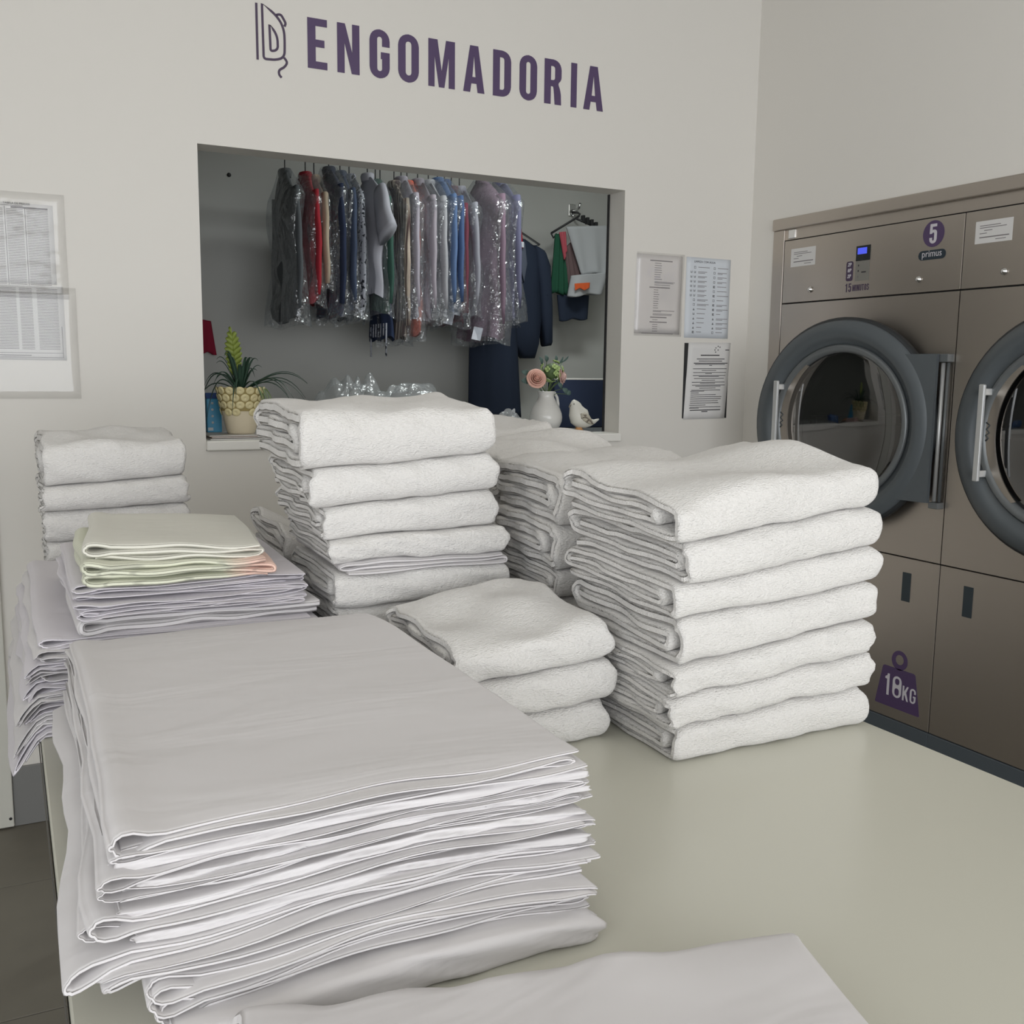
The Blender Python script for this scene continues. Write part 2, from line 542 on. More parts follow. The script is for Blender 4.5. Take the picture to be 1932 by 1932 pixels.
def towel_stack(what, where, group, xr, zl, zr, yf, depth, seed, crown=0.0, nose=0.020, top_amp=0.006, jy=0.006, rots=0.02, skip=()):
    xa = min(a for a, b in xr); xb = max(b for a, b in xr)
    S = surfaces(zl, zr, xa, xb, seed, 0.0020, top_amp, yf, depth, crown)
    n = len(xr)
    r = random.Random(seed)
    for k, (a, b) in enumerate(xr):
        if k in skip: continue
        H = (zl[k+1] - zl[k] + zr[k+1] - zr[k]) / 2
        o = towel('folded_towel', a, b, yf + r.uniform(-jy, jy), depth + r.uniform(-0.01, 0.01), S[k], S[k+1], seed * 100 + k, rot=r.uniform(-rots, rots), H=H, nose=min(nose, H * 0.55))
        i = n - 1 - k
        word = ORD[i] if k else 'lowest'
        tag(o, '%s, %s from top of %s' % (what, word, where) if 0 < i < n - 1 else '%s, %s of %s' % (what, 'topmost' if i == 0 else 'lowest', where), 'towel', group)
    return S

# A: stack of seven by the right table edge
Al = [-.500, -.455, -.416, -.377, -.316, -.269, -.215, -.160]
Ar = [-.500, -.440, -.388, -.340, -.288, -.238, -.180, -.122]
Axl = [.750, .742, .746, .755, .748, .755, .738]
Axr = [1.088, 1.092, 1.09, 1.095, 1.097, 1.092, 1.085]
SA = towel_stack('white terry bath towel', 'the stack at the right table edge', 'towels in the stack at the right table edge',
    list(zip(Axl, Axr)), Al, Ar, 1.005, 0.29, 7, crown=0.018, nose=0.026, top_amp=0.009)
# B: tall stack in the middle
Bl = [-.500, -.455, -.410, -.364, -.311, -.294, -.258, -.208, -.150, -.062]
Br = [-.500, -.455, -.408, -.360, -.311, -.292, -.248, -.193, -.128, -.054]
Bx = [(.445, .74), (.44, .735), (.437, .735), (.437, .733), None, (.430, .730), (.420, .712), (.404, .712), (.384, .704)]
SB = surfaces(Bl, Br, .38, .74, 11, 0.0025, 0.006, 1.45, 0.28, 0.012)
names = ['lowest of', 'eighth from top of', 'seventh from top of', 'sixth from top of', None, 'fourth from top of', 'third from top of', 'second from top of', 'topmost of']
rr = random.Random(4)
for k, xr in enumerate(Bx):
    if xr is None:
        continue
    H = (Bl[k+1] - Bl[k] + Br[k+1] - Br[k]) / 2
    o = towel('folded_towel', xr[0], xr[1], 1.45 + rr.uniform(-.006, .006), 0.27 + rr.uniform(0, .012), SB[k], SB[k+1], 1100 + k, rot=rr.uniform(-.02, .02), H=H, nose=min(0.026, H * 0.5))
    tag(o, 'white terry hand towel, %s the tall middle stack' % names[k], 'towel', 'towels in the tall middle stack')
# C: three towels in front
Cl = [-.500, -.450, -.403, -.352]; Cr = [-.500, -.448, -.388, -.335]
SC = towel_stack('white terry towel', 'the low three-towel stack beside the sheets', 'towels in the low stack of three',
    [(.492, .722), (.492, .730), (.495, .726)], Cl, Cr, 1.118, 0.275, 17, crown=0.014, nose=0.030, top_amp=0.007)
# D: four stacks behind, towards the window
Dseam = [-.500, -.440, -.364, -.318, -.250, -.170]
for i, (y0, x0, x1, top, dp) in enumerate([(1.375, .782, 1.085, 0.0, .245), (1.645, .80, 1.08, 0.018, .225), (1.90, .80, 1.07, 0.042, .235), (2.165, .79, 1.05, 0.066, .24)]):
    sc = (0.33 + top) / 0.33
    z = [-.5 + (q + .5) * sc for q in Dseam]
    zr = [-.5 + (q + .5) * (sc + 0.03) for q in Dseam]
    where = ['first of four stacks behind the right stack', 'second of four stacks behind the right stack', 'third of four stacks behind the right stack', 'stack farthest back on the right'][i]
    rj = random.Random(50 + i)
    xr = [(x0 + rj.uniform(-.006, .006), x1 + rj.uniform(-.006, .006)) for _ in range(5)]
    towel_stack('white bath towel', 'the ' + where, 'towels in the row of stacks behind', xr, z, zr, y0, dp, 60 + i, crown=0.02, nose=0.026, top_amp=0.007,
                skip=(0, 1, 2) if i in (1, 2) else ())
    if i in (1, 2):
        S = surfaces(z, zr, x0, x1, 60 + i, 0.0028, 0.007, y0, dp, 0.02)
        for k in (0, 1, 2):
            rk = random.Random(70 + 3 * i + k)
            o = towel('folded_towel', x0 + rk.uniform(-.005, .005), x1, y0, dp, S[k], S[k+1], 6500 + 10 * i + k, H=(z[k+1] - z[k]), nst=8)
            tag(o, 'white bath towel, %s the %s' % (['lowest of', 'fourth from top of', 'third from top of'][k], where), 'towel', 'towels in the row of stacks behind')
# E: stack at far left
El = [-.500, -.450, -.395, -.343, -.282, -.230, -.140]; Er = [-.500, -.440, -.385, -.330, -.275, -.217, -.142]
SE = towel_stack('white terry towel', 'the stack at the far left end', 'towels in the far left stack',
    [(.066, .33), (.064, .332), (.06, .332), (.058, .331), (.056, .330), (.057, .329)], El, Er, 2.11, 0.25, 23, crown=0.008, nose=0.030)
# J: towels partly hidden left of the middle stack
Jl = [-.500, -.430, -.360, -.290]; Jr = [-.500, -.455, -.42, -.385]
SJ = towel_stack('soft white towel', 'the slumped stack left of the tall one', 'towels in the slumped stack',
    [(.455, .64), (.452, .64), (.45, .635)], Jl, Jr, 1.80, 0.28, 29, crown=0.012, nose=0.030)

# --- sheets: zigzag folded thin cloth, folds showing left and right
def zig_path(x0, x1, N, seed, loop=0.003, jit=0.012, first=0, H=0.01):
    r = random.Random(seed)
    loopk = [r.uniform(0.5, 1.35) for _ in range(N)]
    p = []
    left = [x0 + r.uniform(0, jit) for _ in range(N)]
    right = [x1 - r.uniform(0, jit) for _ in range(N)]
    left[N - 1] = left[max(N - 2, 0)] = x0
    d = first
    K = 30
    for k in range(N):
        z = (k + 0.5) / N
        a, b = (right[k], left[k]) if d == 0 else (left[k], right[k])
        if k + 1 < N and ((d == 0) ):
            b = left[k] = left[k + 1] = min(left[k], left[k + 1])
        elif k + 1 < N:
            b = right[k] = right[k + 1] = max(right[k], right[k + 1])
        ts = np.linspace(0, 1, K)
        ts = 0.5 - 0.5 * np.cos(math.pi * ts) * (0.6 + 0.4 * np.abs(np.cos(math.pi * ts)))   # denser to the ends
        ts = (ts - ts[0]) / (ts[-1] - ts[0])
        for t in ts:
            x = a + (b - a) * t
            # teardrop bulges next to the folds
            zz = z
            for (dist, on, sgn_, lft) in ((abs(x - b), k + 1 < N, -1, d == 0), (abs(x - a), k > 0, 1, d == 1)):
                LL = 0.030
                if on and dist < LL:
                    am = loop * (loopk[k if sgn_ < 0 else k - 1] if lft else 0.5)
                    zz += sgn_ * am / H * 1.9 * math.sqrt(dist / LL) * (1 - dist / LL)
            p.append((x, zz))
        if k + 1 < N:
            sgn = -1 if d == 0 else 1
            rad = 0.0030
            for t in np.linspace(-math.pi / 2, math.pi / 2, 7)[1:-1]:
                p.append((b + sgn * rad * math.cos(t), z + 0.5 / N + 0.5 / N * math.sin(t)))
        d = 1 - d
    return p

def sheet(name, x0, x1, yf, yb, S0, S1, N, seed, material='sheet_white', H=0.01, rot=0.0, jy=0.006, bulge=0.003, nst=14, th=None, droop=None, jit=0.012, first=0, wave=0.0, flare=0.0):
    path = zig_path(x0, x1, N, seed, bulge, jit, first, H)
    w1 = wav(seed + 1, 4, 1, 4); w2 = wav(seed + 2, 4, 1, 3); w3 = wav(seed + 3, 4, 3, 9)
    c, sn = math.cos(rot), math.sin(rot)
    xc, yc = (x0 + x1) / 2, (yf + yb) / 2
    def fn(a, zn, s, u):
        fy = yf + jy * w1(u * N * 0.45, 0.2) + 0.004 * w2(a * 3, 0.5)
        by = yb + jy * w1(u * N * 0.45 + 9, 0.7)
        y = fy + s * (by - fy)
        x = a + 0.003 * w2(y * 2.5, 3.1) + flare * np.clip((y - 0.80) / 0.22, 0, 1) * (1 - (a - x0) / (x1 - x0))
        X = xc + (x - xc) * c - (y - yc) * sn
        Y = yc + (x - xc) * sn + (y - yc) * c
        z = S0(X, Y) + zn * (S1(X, Y) - S0(X, Y)) + wave * w3(X * 1.2, u) * math.exp(-s * 14)
        if droop is not None:
            z = z - droop(X, Y)
        return np.c_[X, Y, z]
    return ribbon(name, path, th or H / N * 0.93, H, nst, fn, material, yb - yf, 0.0032)

# G: the big pile in front
gh = [0, .024, .044, .052, .060, .068, .075, .082, .089, .096, .103, .109, .116, .124, .132, .140, .150]
gx0 = [.083, .078, .042, .034, .012, .046, .026, .030, .034, .048, .040, .050, .041, .036, .046, .050]
gx0 = [gx0[0], gx0[1]] + [v_ + 0.008 for v_ in gx0[2:]]
gx1 = [.452, .462, .474, .470, .478, .468, .476, .472, .466, .482, .470, .474, .478, .472, .480, .468]
gyf = [.700, .722, .738, .742, .750, .752, .756, .752, .758, .760, .756, .762, .760, .764, .758, .766]
gN = [0, 6, 2, 2, 2, 3, 3, 2, 3, 2, 3, 2, 3, 3, 2, 3]
def gsurf(k):
    h = gh[k] / 0.150
    w = wav(900 + k, 4, 0.7, 2.6)
    def f(X, Y):
        am = 0.0 if k == 0 else 0.0016
        hump = 0.010 * np.exp(-((X - 0.30) / 0.12) ** 2) * math.sin(math.pi * h) * np.exp(-np.maximum(0, Y - 0.75) / 0.12)
        sag = -0.004 * np.exp(-((X - 0.10) / 0.06) ** 2) * h * np.exp(-np.maximum(0, Y - 0.75) / 0.2)
        edge = -0.012 * h * np.clip((Y - 1.25) / 0.17, 0, 1) ** 2
        return ZT + gh[k] + am * w(X * 1.5, Y * 1.5) + hump + sag + edge
    return f
GS = [gsurf(k) for k in range(len(gh))]
o = towel('folded_duvet_cover', gx0[0], gx1[0], gyf[0], 0.66, GS[0], GS[1], 3100, 'sheet_white', H=0.024, nose=0.013)
tag(o, 'white duvet cover with smooth rounded front fold, lowest of the big sheet pile', 'bed linen', 'linen in the big front pile')
for k in range(1, 16):
    H = gh[k+1] - gh[k]
    dr = None
    if k in (2, 3, 4):
        dr = (lambda kk: (lambda X, Y: 0.020 * np.clip((0.070 - X) / 0.055, 0, 1.1) ** 1.4))(k)
        if ZT + gh[k] < 0.84 + 0.05 and False: dr = None
    o = sheet('folded_sheet', gx0[k], gx1[k], gyf[k], 1.405, GS[k], GS[k+1], gN[k], 3200 + 7 * k, 'sheet_white', H, jy=0.008, bulge=0.0065 if k in (1, 15) else 0.0042, nst=16, jit=0.02, first=0 if gN[k] % 2 == 0 else 1, wave=0.0012, droop=dr, flare=0.0 if k < 2 else (0.020 if k < 12 else 0.006)) if k not in (5, 8, 11, 13) else \
        towel('folded_sheet', gx0[k] + 0.012, gx1[k], gyf[k], 1.40 - gyf[k], GS[k], GS[k+1], 3300 + k, 'sheet_white', H=H, nose=0.006, nst=30, edge=0.003)
    i = 15 - k
    lab = {0: 'white bed sheet with smooth flat top, uppermost of the big front pile', 14: 'thickly rolled white sheet, second lowest of the big front pile'}.get(i, 'flat white bed sheet, %s from top of the big front pile' % ORD[i])
    tag(o, lab, 'bed linen', 'linen in the big front pile')

# G2: pile behind it, overhanging the left table edge
g2h = [0, .018, .034, .050, .064, .078, .092, .106, .120, .135]
g2x0 = [-.012, -.006, .004, -.004, .006, .012, .010, .020, .028]
g2N = [3, 3, 4, 4, 4, 4, 4, 4, 3]
def g2surf(k):
    w = wav(1900 + k, 4, 0.7, 2.6)
    def f(X, Y):
        return ZT + g2h[k] + (0.0012 * w(X * 1.5, Y * 1.5) if k else 0) 
    return f
G2S = [g2surf(k) for k in range(len(g2h))]
def g2droop(X, Y):
    return 0.052 * np.clip((0.025 - X) / 0.036, 0, 1.25) ** 1.2
for k in range(9):
    H = g2h[k+1] - g2h[k]
    f = 0.35 + 0.65 * (1 - k / 8.0)
    o = sheet('folded_sheet', g2x0[k], 0.405 + 0.004 * (k % 3), 1.438 + 0.004 * (k % 3), 2.05, G2S[k], G2S[k+1], g2N[k], 4200 + 5 * k, 'sheet_white' if k % 2 else 'sheet_lilac', H, jy=0.008, bulge=0.0042, nst=12, jit=0.02, first=0 if g2N[k] % 2 == 0 else 1,
              droop=(lambda ff: (lambda X, Y: ff * g2droop(X, Y)))(f))
    i = 8 - k
    lab = {0: 'white bed sheet directly under the small coloured pile', 8: 'white bed sheet drooping lowest over the left table edge'}.get(i, 'white bed sheet, %s from top of pile overhanging the left table edge' % ORD[i])
    tag(o, lab, 'bed linen', 'linen in the pile overhanging the left edge')

# F: small pile of coloured pillowcases and lilac sheets standing on it
def flat_surf(z, seed, am=0.0012, tilt=0.0):
    w = wav(seed, 4, 0.8, 3)
    return lambda X, Y: CAM_H + z + am * w(X * 2, Y * 2) + tilt * (X - 0.24)
m = linen('case_striped', (0.78, 0.79, 0.66))
nt = m.node_tree; b = nt.nodes['Principled BSDF']
tc = nt.nodes.new('ShaderNodeTexCoord'); sp = nt.nodes.new('ShaderNodeSeparateXYZ')
nt.links.new(tc.outputs['Object'], sp.inputs[0])
mr = nt.nodes.new('ShaderNodeMapRange'); mr.inputs['From Min'].default_value = 0.055; mr.inputs['From Max'].default_value = 0.085
nz = nt.nodes.new('ShaderNodeTexNoise'); nz.inputs['Scale'].default_value = 9
nt.links.new(tc.outputs['Object'], nz.inputs['Vector'])
ma = nt.nodes.new('ShaderNodeMath'); ma.operation = 'MULTIPLY_ADD'; ma.inputs[1].default_value = 0.10
sb = nt.nodes.new('ShaderNodeMath'); sb.operation = 'SUBTRACT'; sb.inputs[1].default_value = 0.05
nt.links.new(sp.outputs['X'], sb.inputs[0])
nt.links.new(nz.outputs['Fac'], ma.inputs[0]); nt.links.new(sb.outputs[0], ma.inputs[2])
nt.links.new(ma.outputs[0], mr.inputs['Value'])
mx = nt.nodes.new('ShaderNodeMix'); mx.data_type = 'RGBA'
mx.inputs['A'].default_value = (0.70, 0.71, 0.57, 1); mx.inputs['B'].default_value = (0.78, 0.54, 0.45, 1)
nt.links.new(mr.outputs[0], mx.inputs['Factor'])
wv = nt.nodes.new('ShaderNodeTexWave'); wv.inputs['Scale'].default_value = 26; wv.inputs['Distortion'].default_value = 1.2; wv.bands_direction = 'Y'
nt.links.new(tc.outputs['Object'], wv.inputs['Vector'])
rp = nt.nodes.new('ShaderNodeMapRange'); rp.inputs['From Min'].default_value = 0.0; rp.inputs['From Max'].default_value = 0.12; rp.inputs['To Min'].default_value = 0.72
nt.links.new(wv.outputs['Fac'], rp.inputs['Value'])
mm = nt.nodes.new('ShaderNodeMix'); mm.data_type = 'RGBA'; mm.blend_type = 'MULTIPLY'; mm.inputs['Factor'].default_value = 1
nt.links.new(mx.outputs['Result'], mm.inputs['A']); nt.links.new(rp.outputs[0], mm.inputs['B'])
nt.links.new(mm.outputs['Result'], b.inputs['Base Color'])

fz = [-.3655, -.345, -.3225, -.300, -.2700, -.2500]
FS = [flat_surf(z, 2100 + i, 0.0012 if i else 0.0006, [0, 0, 0, 0, -0.03, -0.05][i]) for i, z in enumerate(fz)]
F_items = [
    ('folded_sheet', .080, .412, 1.462, 1.86, 2, 'sheet_white', 0.0, 0.010, 'thick white sheet at the bottom of the small coloured pile'),
    ('folded_sheet', .072, .392, 1.455, 1.85, 7, 'sheet_lilac', 0.015, 0.010, 'lower lilac-white many-layered sheet bundle in the small coloured pile'),
    ('folded_sheet', .076, .394, 1.458, 1.85, 7, 'sheet_lilac', -0.015, 0.010, 'upper lilac-white many-layered sheet bundle in the small coloured pile'),
    ('folded_pillowcase', .094, .346, 1.452, 1.80, 4, 'case_striped', -0.03, 0.012, 'pale green and peach striped pillowcase in the small pile'),
    ('folded_pillowcase', .108, .352, 1.462, 1.80, 3, 'case_cream', -0.09, 0.006, 'plain cream pillowcase on top of the small coloured pile'),
]
for i, (nm, x0, x1, y0, y1, N, mt, rot, jy, lab) in enumerate(F_items):
    H = fz[i+1] - fz[i]
    o = sheet(nm, x0, x1, y0, y1, FS[i], FS[i+1], N, 5200 + 3 * i, mt, H, rot, jy, 0.0028, 14, th=H / N * 0.93, jit=0.014, first=0 if N % 2 == 0 else 1, wave=0.0015)
    tag(o, lab, 'bed linen', 'linen in the small coloured pile')

# thin cloth caught between towels of the tall stack
o = sheet('folded_cloth', .446, .724, 1.447, 1.70, SB[4], SB[5], 3, 6100, 'sheet_white', 0.0175, 0, 0.004, 0.002, 12, jit=0.01, first=1)
tag(o, 'thin flat white cloth sandwiched in the tall middle towel stack', 'cloth')

# H0: the nearest folded sheet, at the bottom of the picture
h0 = lambda X, Y: ZT + 0 * X
w0 = wav(777, 5, 0.8, 3.5)
h1 = lambda X, Y: ZT + 0.040 + 0.0035 * w0(X * 2, Y * 2) + 0.006 * np.exp(-((X - 0.42) / 0.1) ** 2)
o = towel('folded_duvet_cover', 0.075, 0.527, 0.20, 0.445, h0, h1, 7100, 'sheet_white', rot=-0.225, H=0.042, nose=0.020, nst=30)
tag(o, 'white duvet cover nearest the camera, alone in front of the big pile', 'bed linen')

# ------------------------------------------------------------------ lettering
def fillet(pts, k=7):
    """pts: (x, y[, r]) -> rounded polygon"""
    out = []
    n = len(pts)
    for i, p in enumerate(pts):
        r = p[2] if len(p) > 2 else 0
        q = np.array(p[:2], float)
        if r <= 0:
            out.append(tuple(q)); continue
        a = np.array(pts[i-1][:2], float) - q; b = np.array(pts[(i+1) % n][:2], float) - q
        la, lb = np.linalg.norm(a), np.linalg.norm(b)
        r = min(r, la * 0.5 if len(pts[i-1]) > 2 else la, lb * 0.5 if len(pts[(i+1) % n]) > 2 else lb)
        A = q + a / la * r; B = q + b / lb * r
        ang = math.acos(max(-1, min(1, float(a @ b) / la / lb)))
        for t in np.linspace(0, 1, k):
            # circular-like quadratic blend
            w = 0.5 if True else 0
            m_ = (1 - t) ** 2 * A + 2 * t * (1 - t) * (q * 0.83 + (A + B) / 2 * 0.17) + t ** 2 * B
            out.append(tuple(m_))
    return out

def rr(x0, y0, x1, y1, r):
    return fillet([(x0, y0, r), (x1, y0, r), (x1, y1, r), (x0, y1, r)])

def glyph(ch, w=0.40, s=0.165):
    t = s * 0.86
    R = w * 0.5
    ri = max(w / 2 - s, 0.02)
    if ch == 'E': return [[(0,0),(w,0),(w,t),(s,t),(s,.435),(w*.86,.435),(w*.86,.435+t),(s,.435+t),(s,1-t),(w,1-t),(w,1),(0,1)]]
    if ch == 'N': return [[(0,0),(s*.93,0),(s*.93,.62),(w-s,0),(w,0),(w,1),(w-s*.93,1),(w-s*.93,.42),(s,1),(0,1)]]
    if ch == 'G': return [fillet([(w,.655),(w-s,.655),(w-s,1-t,ri),(s,1-t,ri),(s,t,ri),(w-s,t,ri),(w-s,.40),(w*.56,.40),(w*.56,.40+t*.95),(w,.40+t*.95),(w,0,R),(0,0,R),(0,1,R),(w,1,R)])]
    if ch in 'O0': return [rr(0,0,w,1,R), rr(s,t,w-s,1-t,ri)]
    if ch == 'M': return [[(0,0),(s*.86,0),(s*.86,.66),(w*.5-s*.38,0),(w*.5+s*.38,0),(w-s*.86,.66),(w-s*.86,0),(w,0),(w,1),(w-s*1.25,1),(w*.5,.34),(s*1.25,1),(0,1)]]
    if ch == 'A':
        sl = w * .31
        f = lambda y, o: o + sl * y
        return [[(0,0),(s*.98,0),(f(.19,s*.98)-.0,.19),(w-f(.19,s*.98),.19),(w-s*.98,0),(w,0),(w-sl,1),(sl,1)], [(f(.33,s*.98),.33),(w-f(.33,s*.98),.33),(w*.5,.80)]]
    if ch == 'D': return [fillet([(0,0),(w,0,R),(w,1,R),(0,1)]), fillet([(s,t),(w-s,t,ri),(w-s,1-t,ri),(s,1-t)])]
    if ch == 'R': return [fillet([(0,0),(s,0),(s,.40),(w*.52,.40,.02),(w*.56,.30,.05),(w*.62,0),(w,0),(w*.97,.30,.1),(w*.80,.475,.04),(w,.56,.08),(w,1,R),(0,1)]), fillet([(s,.54),(w-s,.54,ri),(w-s,1-t,ri),(s,1-t)])]
    if ch == 'I': return [[(0,0),(s,0),(s,1),(0,1)]]
    if ch == '5': return [fillet([(0,.30),(s,.30),(s,t,ri),(w-s,t,ri),(w-s,.56,ri),(s,.56,ri*.8),(s*.9,.50),(0,.50),(w*.04,1),(w*.95,1),(w*.95,1-t),(s,1-t),(s,.66),(w*.3,.70,.03),(w,.70,R),(w,0,R),(0,0,R)])]
    if ch == '1': return [[(w*.30,0),(w*.30+s,0),(w*.30+s,1),(w*.36,1),(w*.30,.90),(0,.84),(0,.74),(w*.30,.74)]]
    if ch == '8': return [rr(0,0,w,1,R), rr(s*.92,t*.9,w-s*.92,.44,ri), rr(s*.92,.60,w-s*.92,1-t*.9,ri)]
    if ch == 'K': return [[(0,0),(s,0),(s,.30),(s*1.35,.42),(w-s,0),(w,0),(w*.62,.58),(w*.98,1),(w-s*1.05,1),(s,.60),(s,1),(0,1)]]
    if ch == 'U': return [fillet([(0,0,R),(w,0,R),(w,1),(w-s,1),(w-s,t,ri),(s,t,ri),(s,1),(0,1)])]
    if ch == 'T': return [[(w/2-s/2,0),(w/2+s/2,0),(w/2+s/2,1-t),(w,1-t),(w,1),(0,1),(0,1-t),(w/2-s/2,1-t)]]
    if ch == 'S': return [fillet([(0,.28),(s,.28),(s,t,ri),(w-s,t,ri),(w-s,.40,.06),(0,.64,.08),(0,1,R),(w,1,R),(w,.72),(w-s,.72),(w-s,1-t,ri),(s,1-t,ri),(s,.66,.06),(w,.46,.1),(w,0,R),(0,0,R)])]
    if ch == 'P': return [fillet([(0,0),(s,0),(s,.38),(w,.38,R),(w,1,R),(0,1)]), fillet([(s,.52),(w-s,.52,ri),(w-s,1-t,ri),(s,1-t)])]
    if ch == '2': return [fillet([(0,0),(w,0),(w,t),(s*1.1,t),(w,.62,.08),(w,1,R),(0,1,R),(0,.70),(s,.70),(s,1-t,ri),(w-s,1-t,ri),(w-s,.66,.05),(0,.16,.04)])]
    return [[(0,0),(w,0),(w,1),(0,1)]]

def curve_mesh(name, polys, depth, mapfn, material, parent=None):
    """filled outline(s) (even-odd) given thickness, mapped by mapfn(x, y, d)"""
    cu = bpy.data.curves.new(name, 'CURVE')
    cu.dimensions = '2D'; cu.fill_mode = 'BOTH'; cu.extrude = 0.5
    for poly in polys:
        sp_ = cu.splines.new('POLY')
        sp_.points.add(len(poly) - 1)
        for q, (x, y) in zip(sp_.points, poly):
            q.co = (x, y, 0, 1)
        sp_.use_cyclic_u = True
    ob = bpy.data.objects.new(name, cu)
    COL.objects.link(ob)
    dg = bpy.context.evaluated_depsgraph_get()
    me = bpy.data.meshes.new_from_object(ob.evaluated_get(dg))
    bpy.data.objects.remove(ob); bpy.data.curves.remove(cu)
    for v in me.vertices:
        v.co = mapfn(v.co.x, v.co.y, (v.co.z + 0.5) * depth)
    me.name = name
    me.materials.clear(); me.materials.append(MATS[material] if isinstance(material, str) else material)
    o = bpy.data.objects.new(name, me)
    COL.objects.link(o)
    if parent: o.parent = parent
    return o

def text_mesh(name, text, size, mapfn, material, parent=None, align='CENTER', offset=0.0, depth=0.0003):
    cu = bpy.data.curves.new(name, 'FONT')
    cu.body = text; cu.size = size; cu.align_x = align; cu.extrude = 0.5; cu.offset = offset; cu.resolution_u = 3
    ob = bpy.data.objects.new(name, cu); COL.objects.link(ob)
    dg = bpy.context.evaluated_depsgraph_get()
    me = bpy.data.meshes.new_from_object(ob.evaluated_get(dg))
    bpy.data.objects.remove(ob); bpy.data.curves.remove(cu)
    for v in me.vertices:
        v.co = mapfn(v.co.x, v.co.y, (v.co.z + 0.5) * depth)
    me.materials.clear(); me.materials.append(MATS[material])
    o = bpy.data.objects.new(name, me); COL.objects.link(o)
    if parent: o.parent = parent
    return o

mat('vinyl_purple', srgb(80, 62, 98), 0.45)
mat('vinyl_dark', srgb(70, 55, 80), 0.5)
mat('vinyl_white', (0.62, 0.60, 0.64), 0.5)
mat('ink', srgb(50, 48, 52), 0.8)
mat('ink_grey', srgb(120, 116, 118), 0.8)
mat('paper', (0.70, 0.69, 0.68), 0.7)
mat('paper_blue', (0.62, 0.655, 0.70), 0.5)
mat('paper_warm', (0.66, 0.63, 0.615), 0.6)
mat('paper_black', (0.02, 0.02, 0.022), 0.6)
clear_mat('clear_pocket', (0.97, 0.97, 0.97), 0.02, 0.14, bump=(16, 0.35, 0.008), k=0.22)

# ENGOMADORIA across the back wall
sg = empty('wall_lettering', (1.41, YB, 2.32), 'large purple ENGOMADORIA lettering high on the white back wall', 'sign')
spans = [(580,617),(636,678),(697,735),(751,790),(808,858),(874,914),(930,964),(980,1013),(1027,1059),(1077,1088),(1101,1138)]
for ch, (a_, b_) in zip('ENGOMADORIA', spans):
    ym = 80 + (a_ - 580) * 0.157
    xa, xb = on_y(a_, ym, YB)[0], on_y(b_, ym + (b_ - a_) * .157, YB)[0]
    Hh = 0.1455
    w = (xb - xa) / Hh
    polys = glyph(ch, w, 0.172 if ch != 'I' else w)
    curve_mesh('letter', polys, 0.0012, lambda x, y, d: (xa + x * Hh - 1.41, -0.0004 - d, 2.2495 + y * Hh - 2.32), 'vinyl_purple', sg)

# steam iron outline logo
def stroke(poly, wd, closed=False):
    P = [np.array(p, float) for p in poly]
    n = len(P)
    L, Rr = [], []
    for i in range(n):
        a_ = P[i-1] if (i > 0 or closed) else P[i]
        b_ = P[(i+1) % n] if (i < n-1 or closed) else P[i]
        t = (b_ - a_); t /= np.linalg.norm(t)
        nn = np.array([-t[1], t[0]]) * wd / 2
        L.append(tuple(P[i] + nn)); Rr.append(tuple(P[i] - nn))
    if closed:
        return [L, Rr]
    return [L + Rr[::-1]]
def smooth_pts(pts, closed=False, k=6):
    P = [np.array(p, float) for p in pts]; n = len(P); out = []
    for i in range(n if closed else n - 1):
        p0 = P[i-1] if (closed or i > 0) else P[i]; p1 = P[i]; p2 = P[(i+1) % n]; p3 = P[(i+2) % n] if (closed or i + 2 < n) else p2
        for t in np.linspace(0, 1, k, endpoint=False):
            out.append(0.5 * ((2*p1) + (-p0+p2)*t + (2*p0-5*p1+4*p2-p3)*t*t + (-p0+3*p1-3*p2+p3)*t**3))
    if not closed: out.append(P[-1])
    return [tuple(q) for q in out]
lg = empty('wall_lettering', (0.77, YB, 2.31), 'small dark outline drawing of a steam iron left of the lettering', 'sign')
def lp(pts):
    out = []
    for x, y in pts:
        q = on_y(440 + x * 0.38302, y * 0.38302, YB)
        out.append((q[0] - 0.77, q[2] - 2.31))
    return out
lw_ = 0.0068
logo = [
    (lp([(113, 14), (120, 294)]), False),
    (fillet([(*p, r) for p, r in zip(lp([(141, 18), (215, 78), (250, 140), (254, 215), (252, 282), (215, 296), (150, 290)]), (0, .02, .02, .02, .02, .02, .008))]), True),
    (fillet([(*p, r) for p, r in zip(lp([(178, 122), (217, 172), (220, 248), (184, 252)]), (0, .02, .012, .006))]), True),
    (fillet([(*p, r) for p, r in zip(lp([(212, 74), (234, 70), (259, 116), (252, 131)]), (0, .01, .01, 0))]), False),
    (smooth_pts(lp([(250, 284), (264, 308), (252, 330), (228, 346), (226, 366), (238, 383)])), False),
]
for pts, cl in logo:
    st = stroke(pts, lw_, cl)
    if cl: Lp, Rp = st
    else:
        n_ = len(st[0]) // 2; Lp, Rp = st[0][:n_], st[0][n_:][::-1]
    mm_ = MB(); n_ = len(Lp)
    for dd_ in (0.0004, 0.0016):
        mm_.v += [(x, -dd_, y) for x, y in Lp] + [(x, -dd_, y) for x, y in Rp]
    for i in range(n_ if cl else n_ - 1):
        j = (i + 1) % n_
        mm_.f += [(2*n_+i, 2*n_+j, 3*n_+j, 3*n_+i), (i, n_+i, n_+j, j), (i, j, 2*n_+j, 2*n_+i), (n_+i, 3*n_+i, 3*n_+j, n_+j)]
    mm_.build('logo_line', 'vinyl_dark', lg, smooth=False)

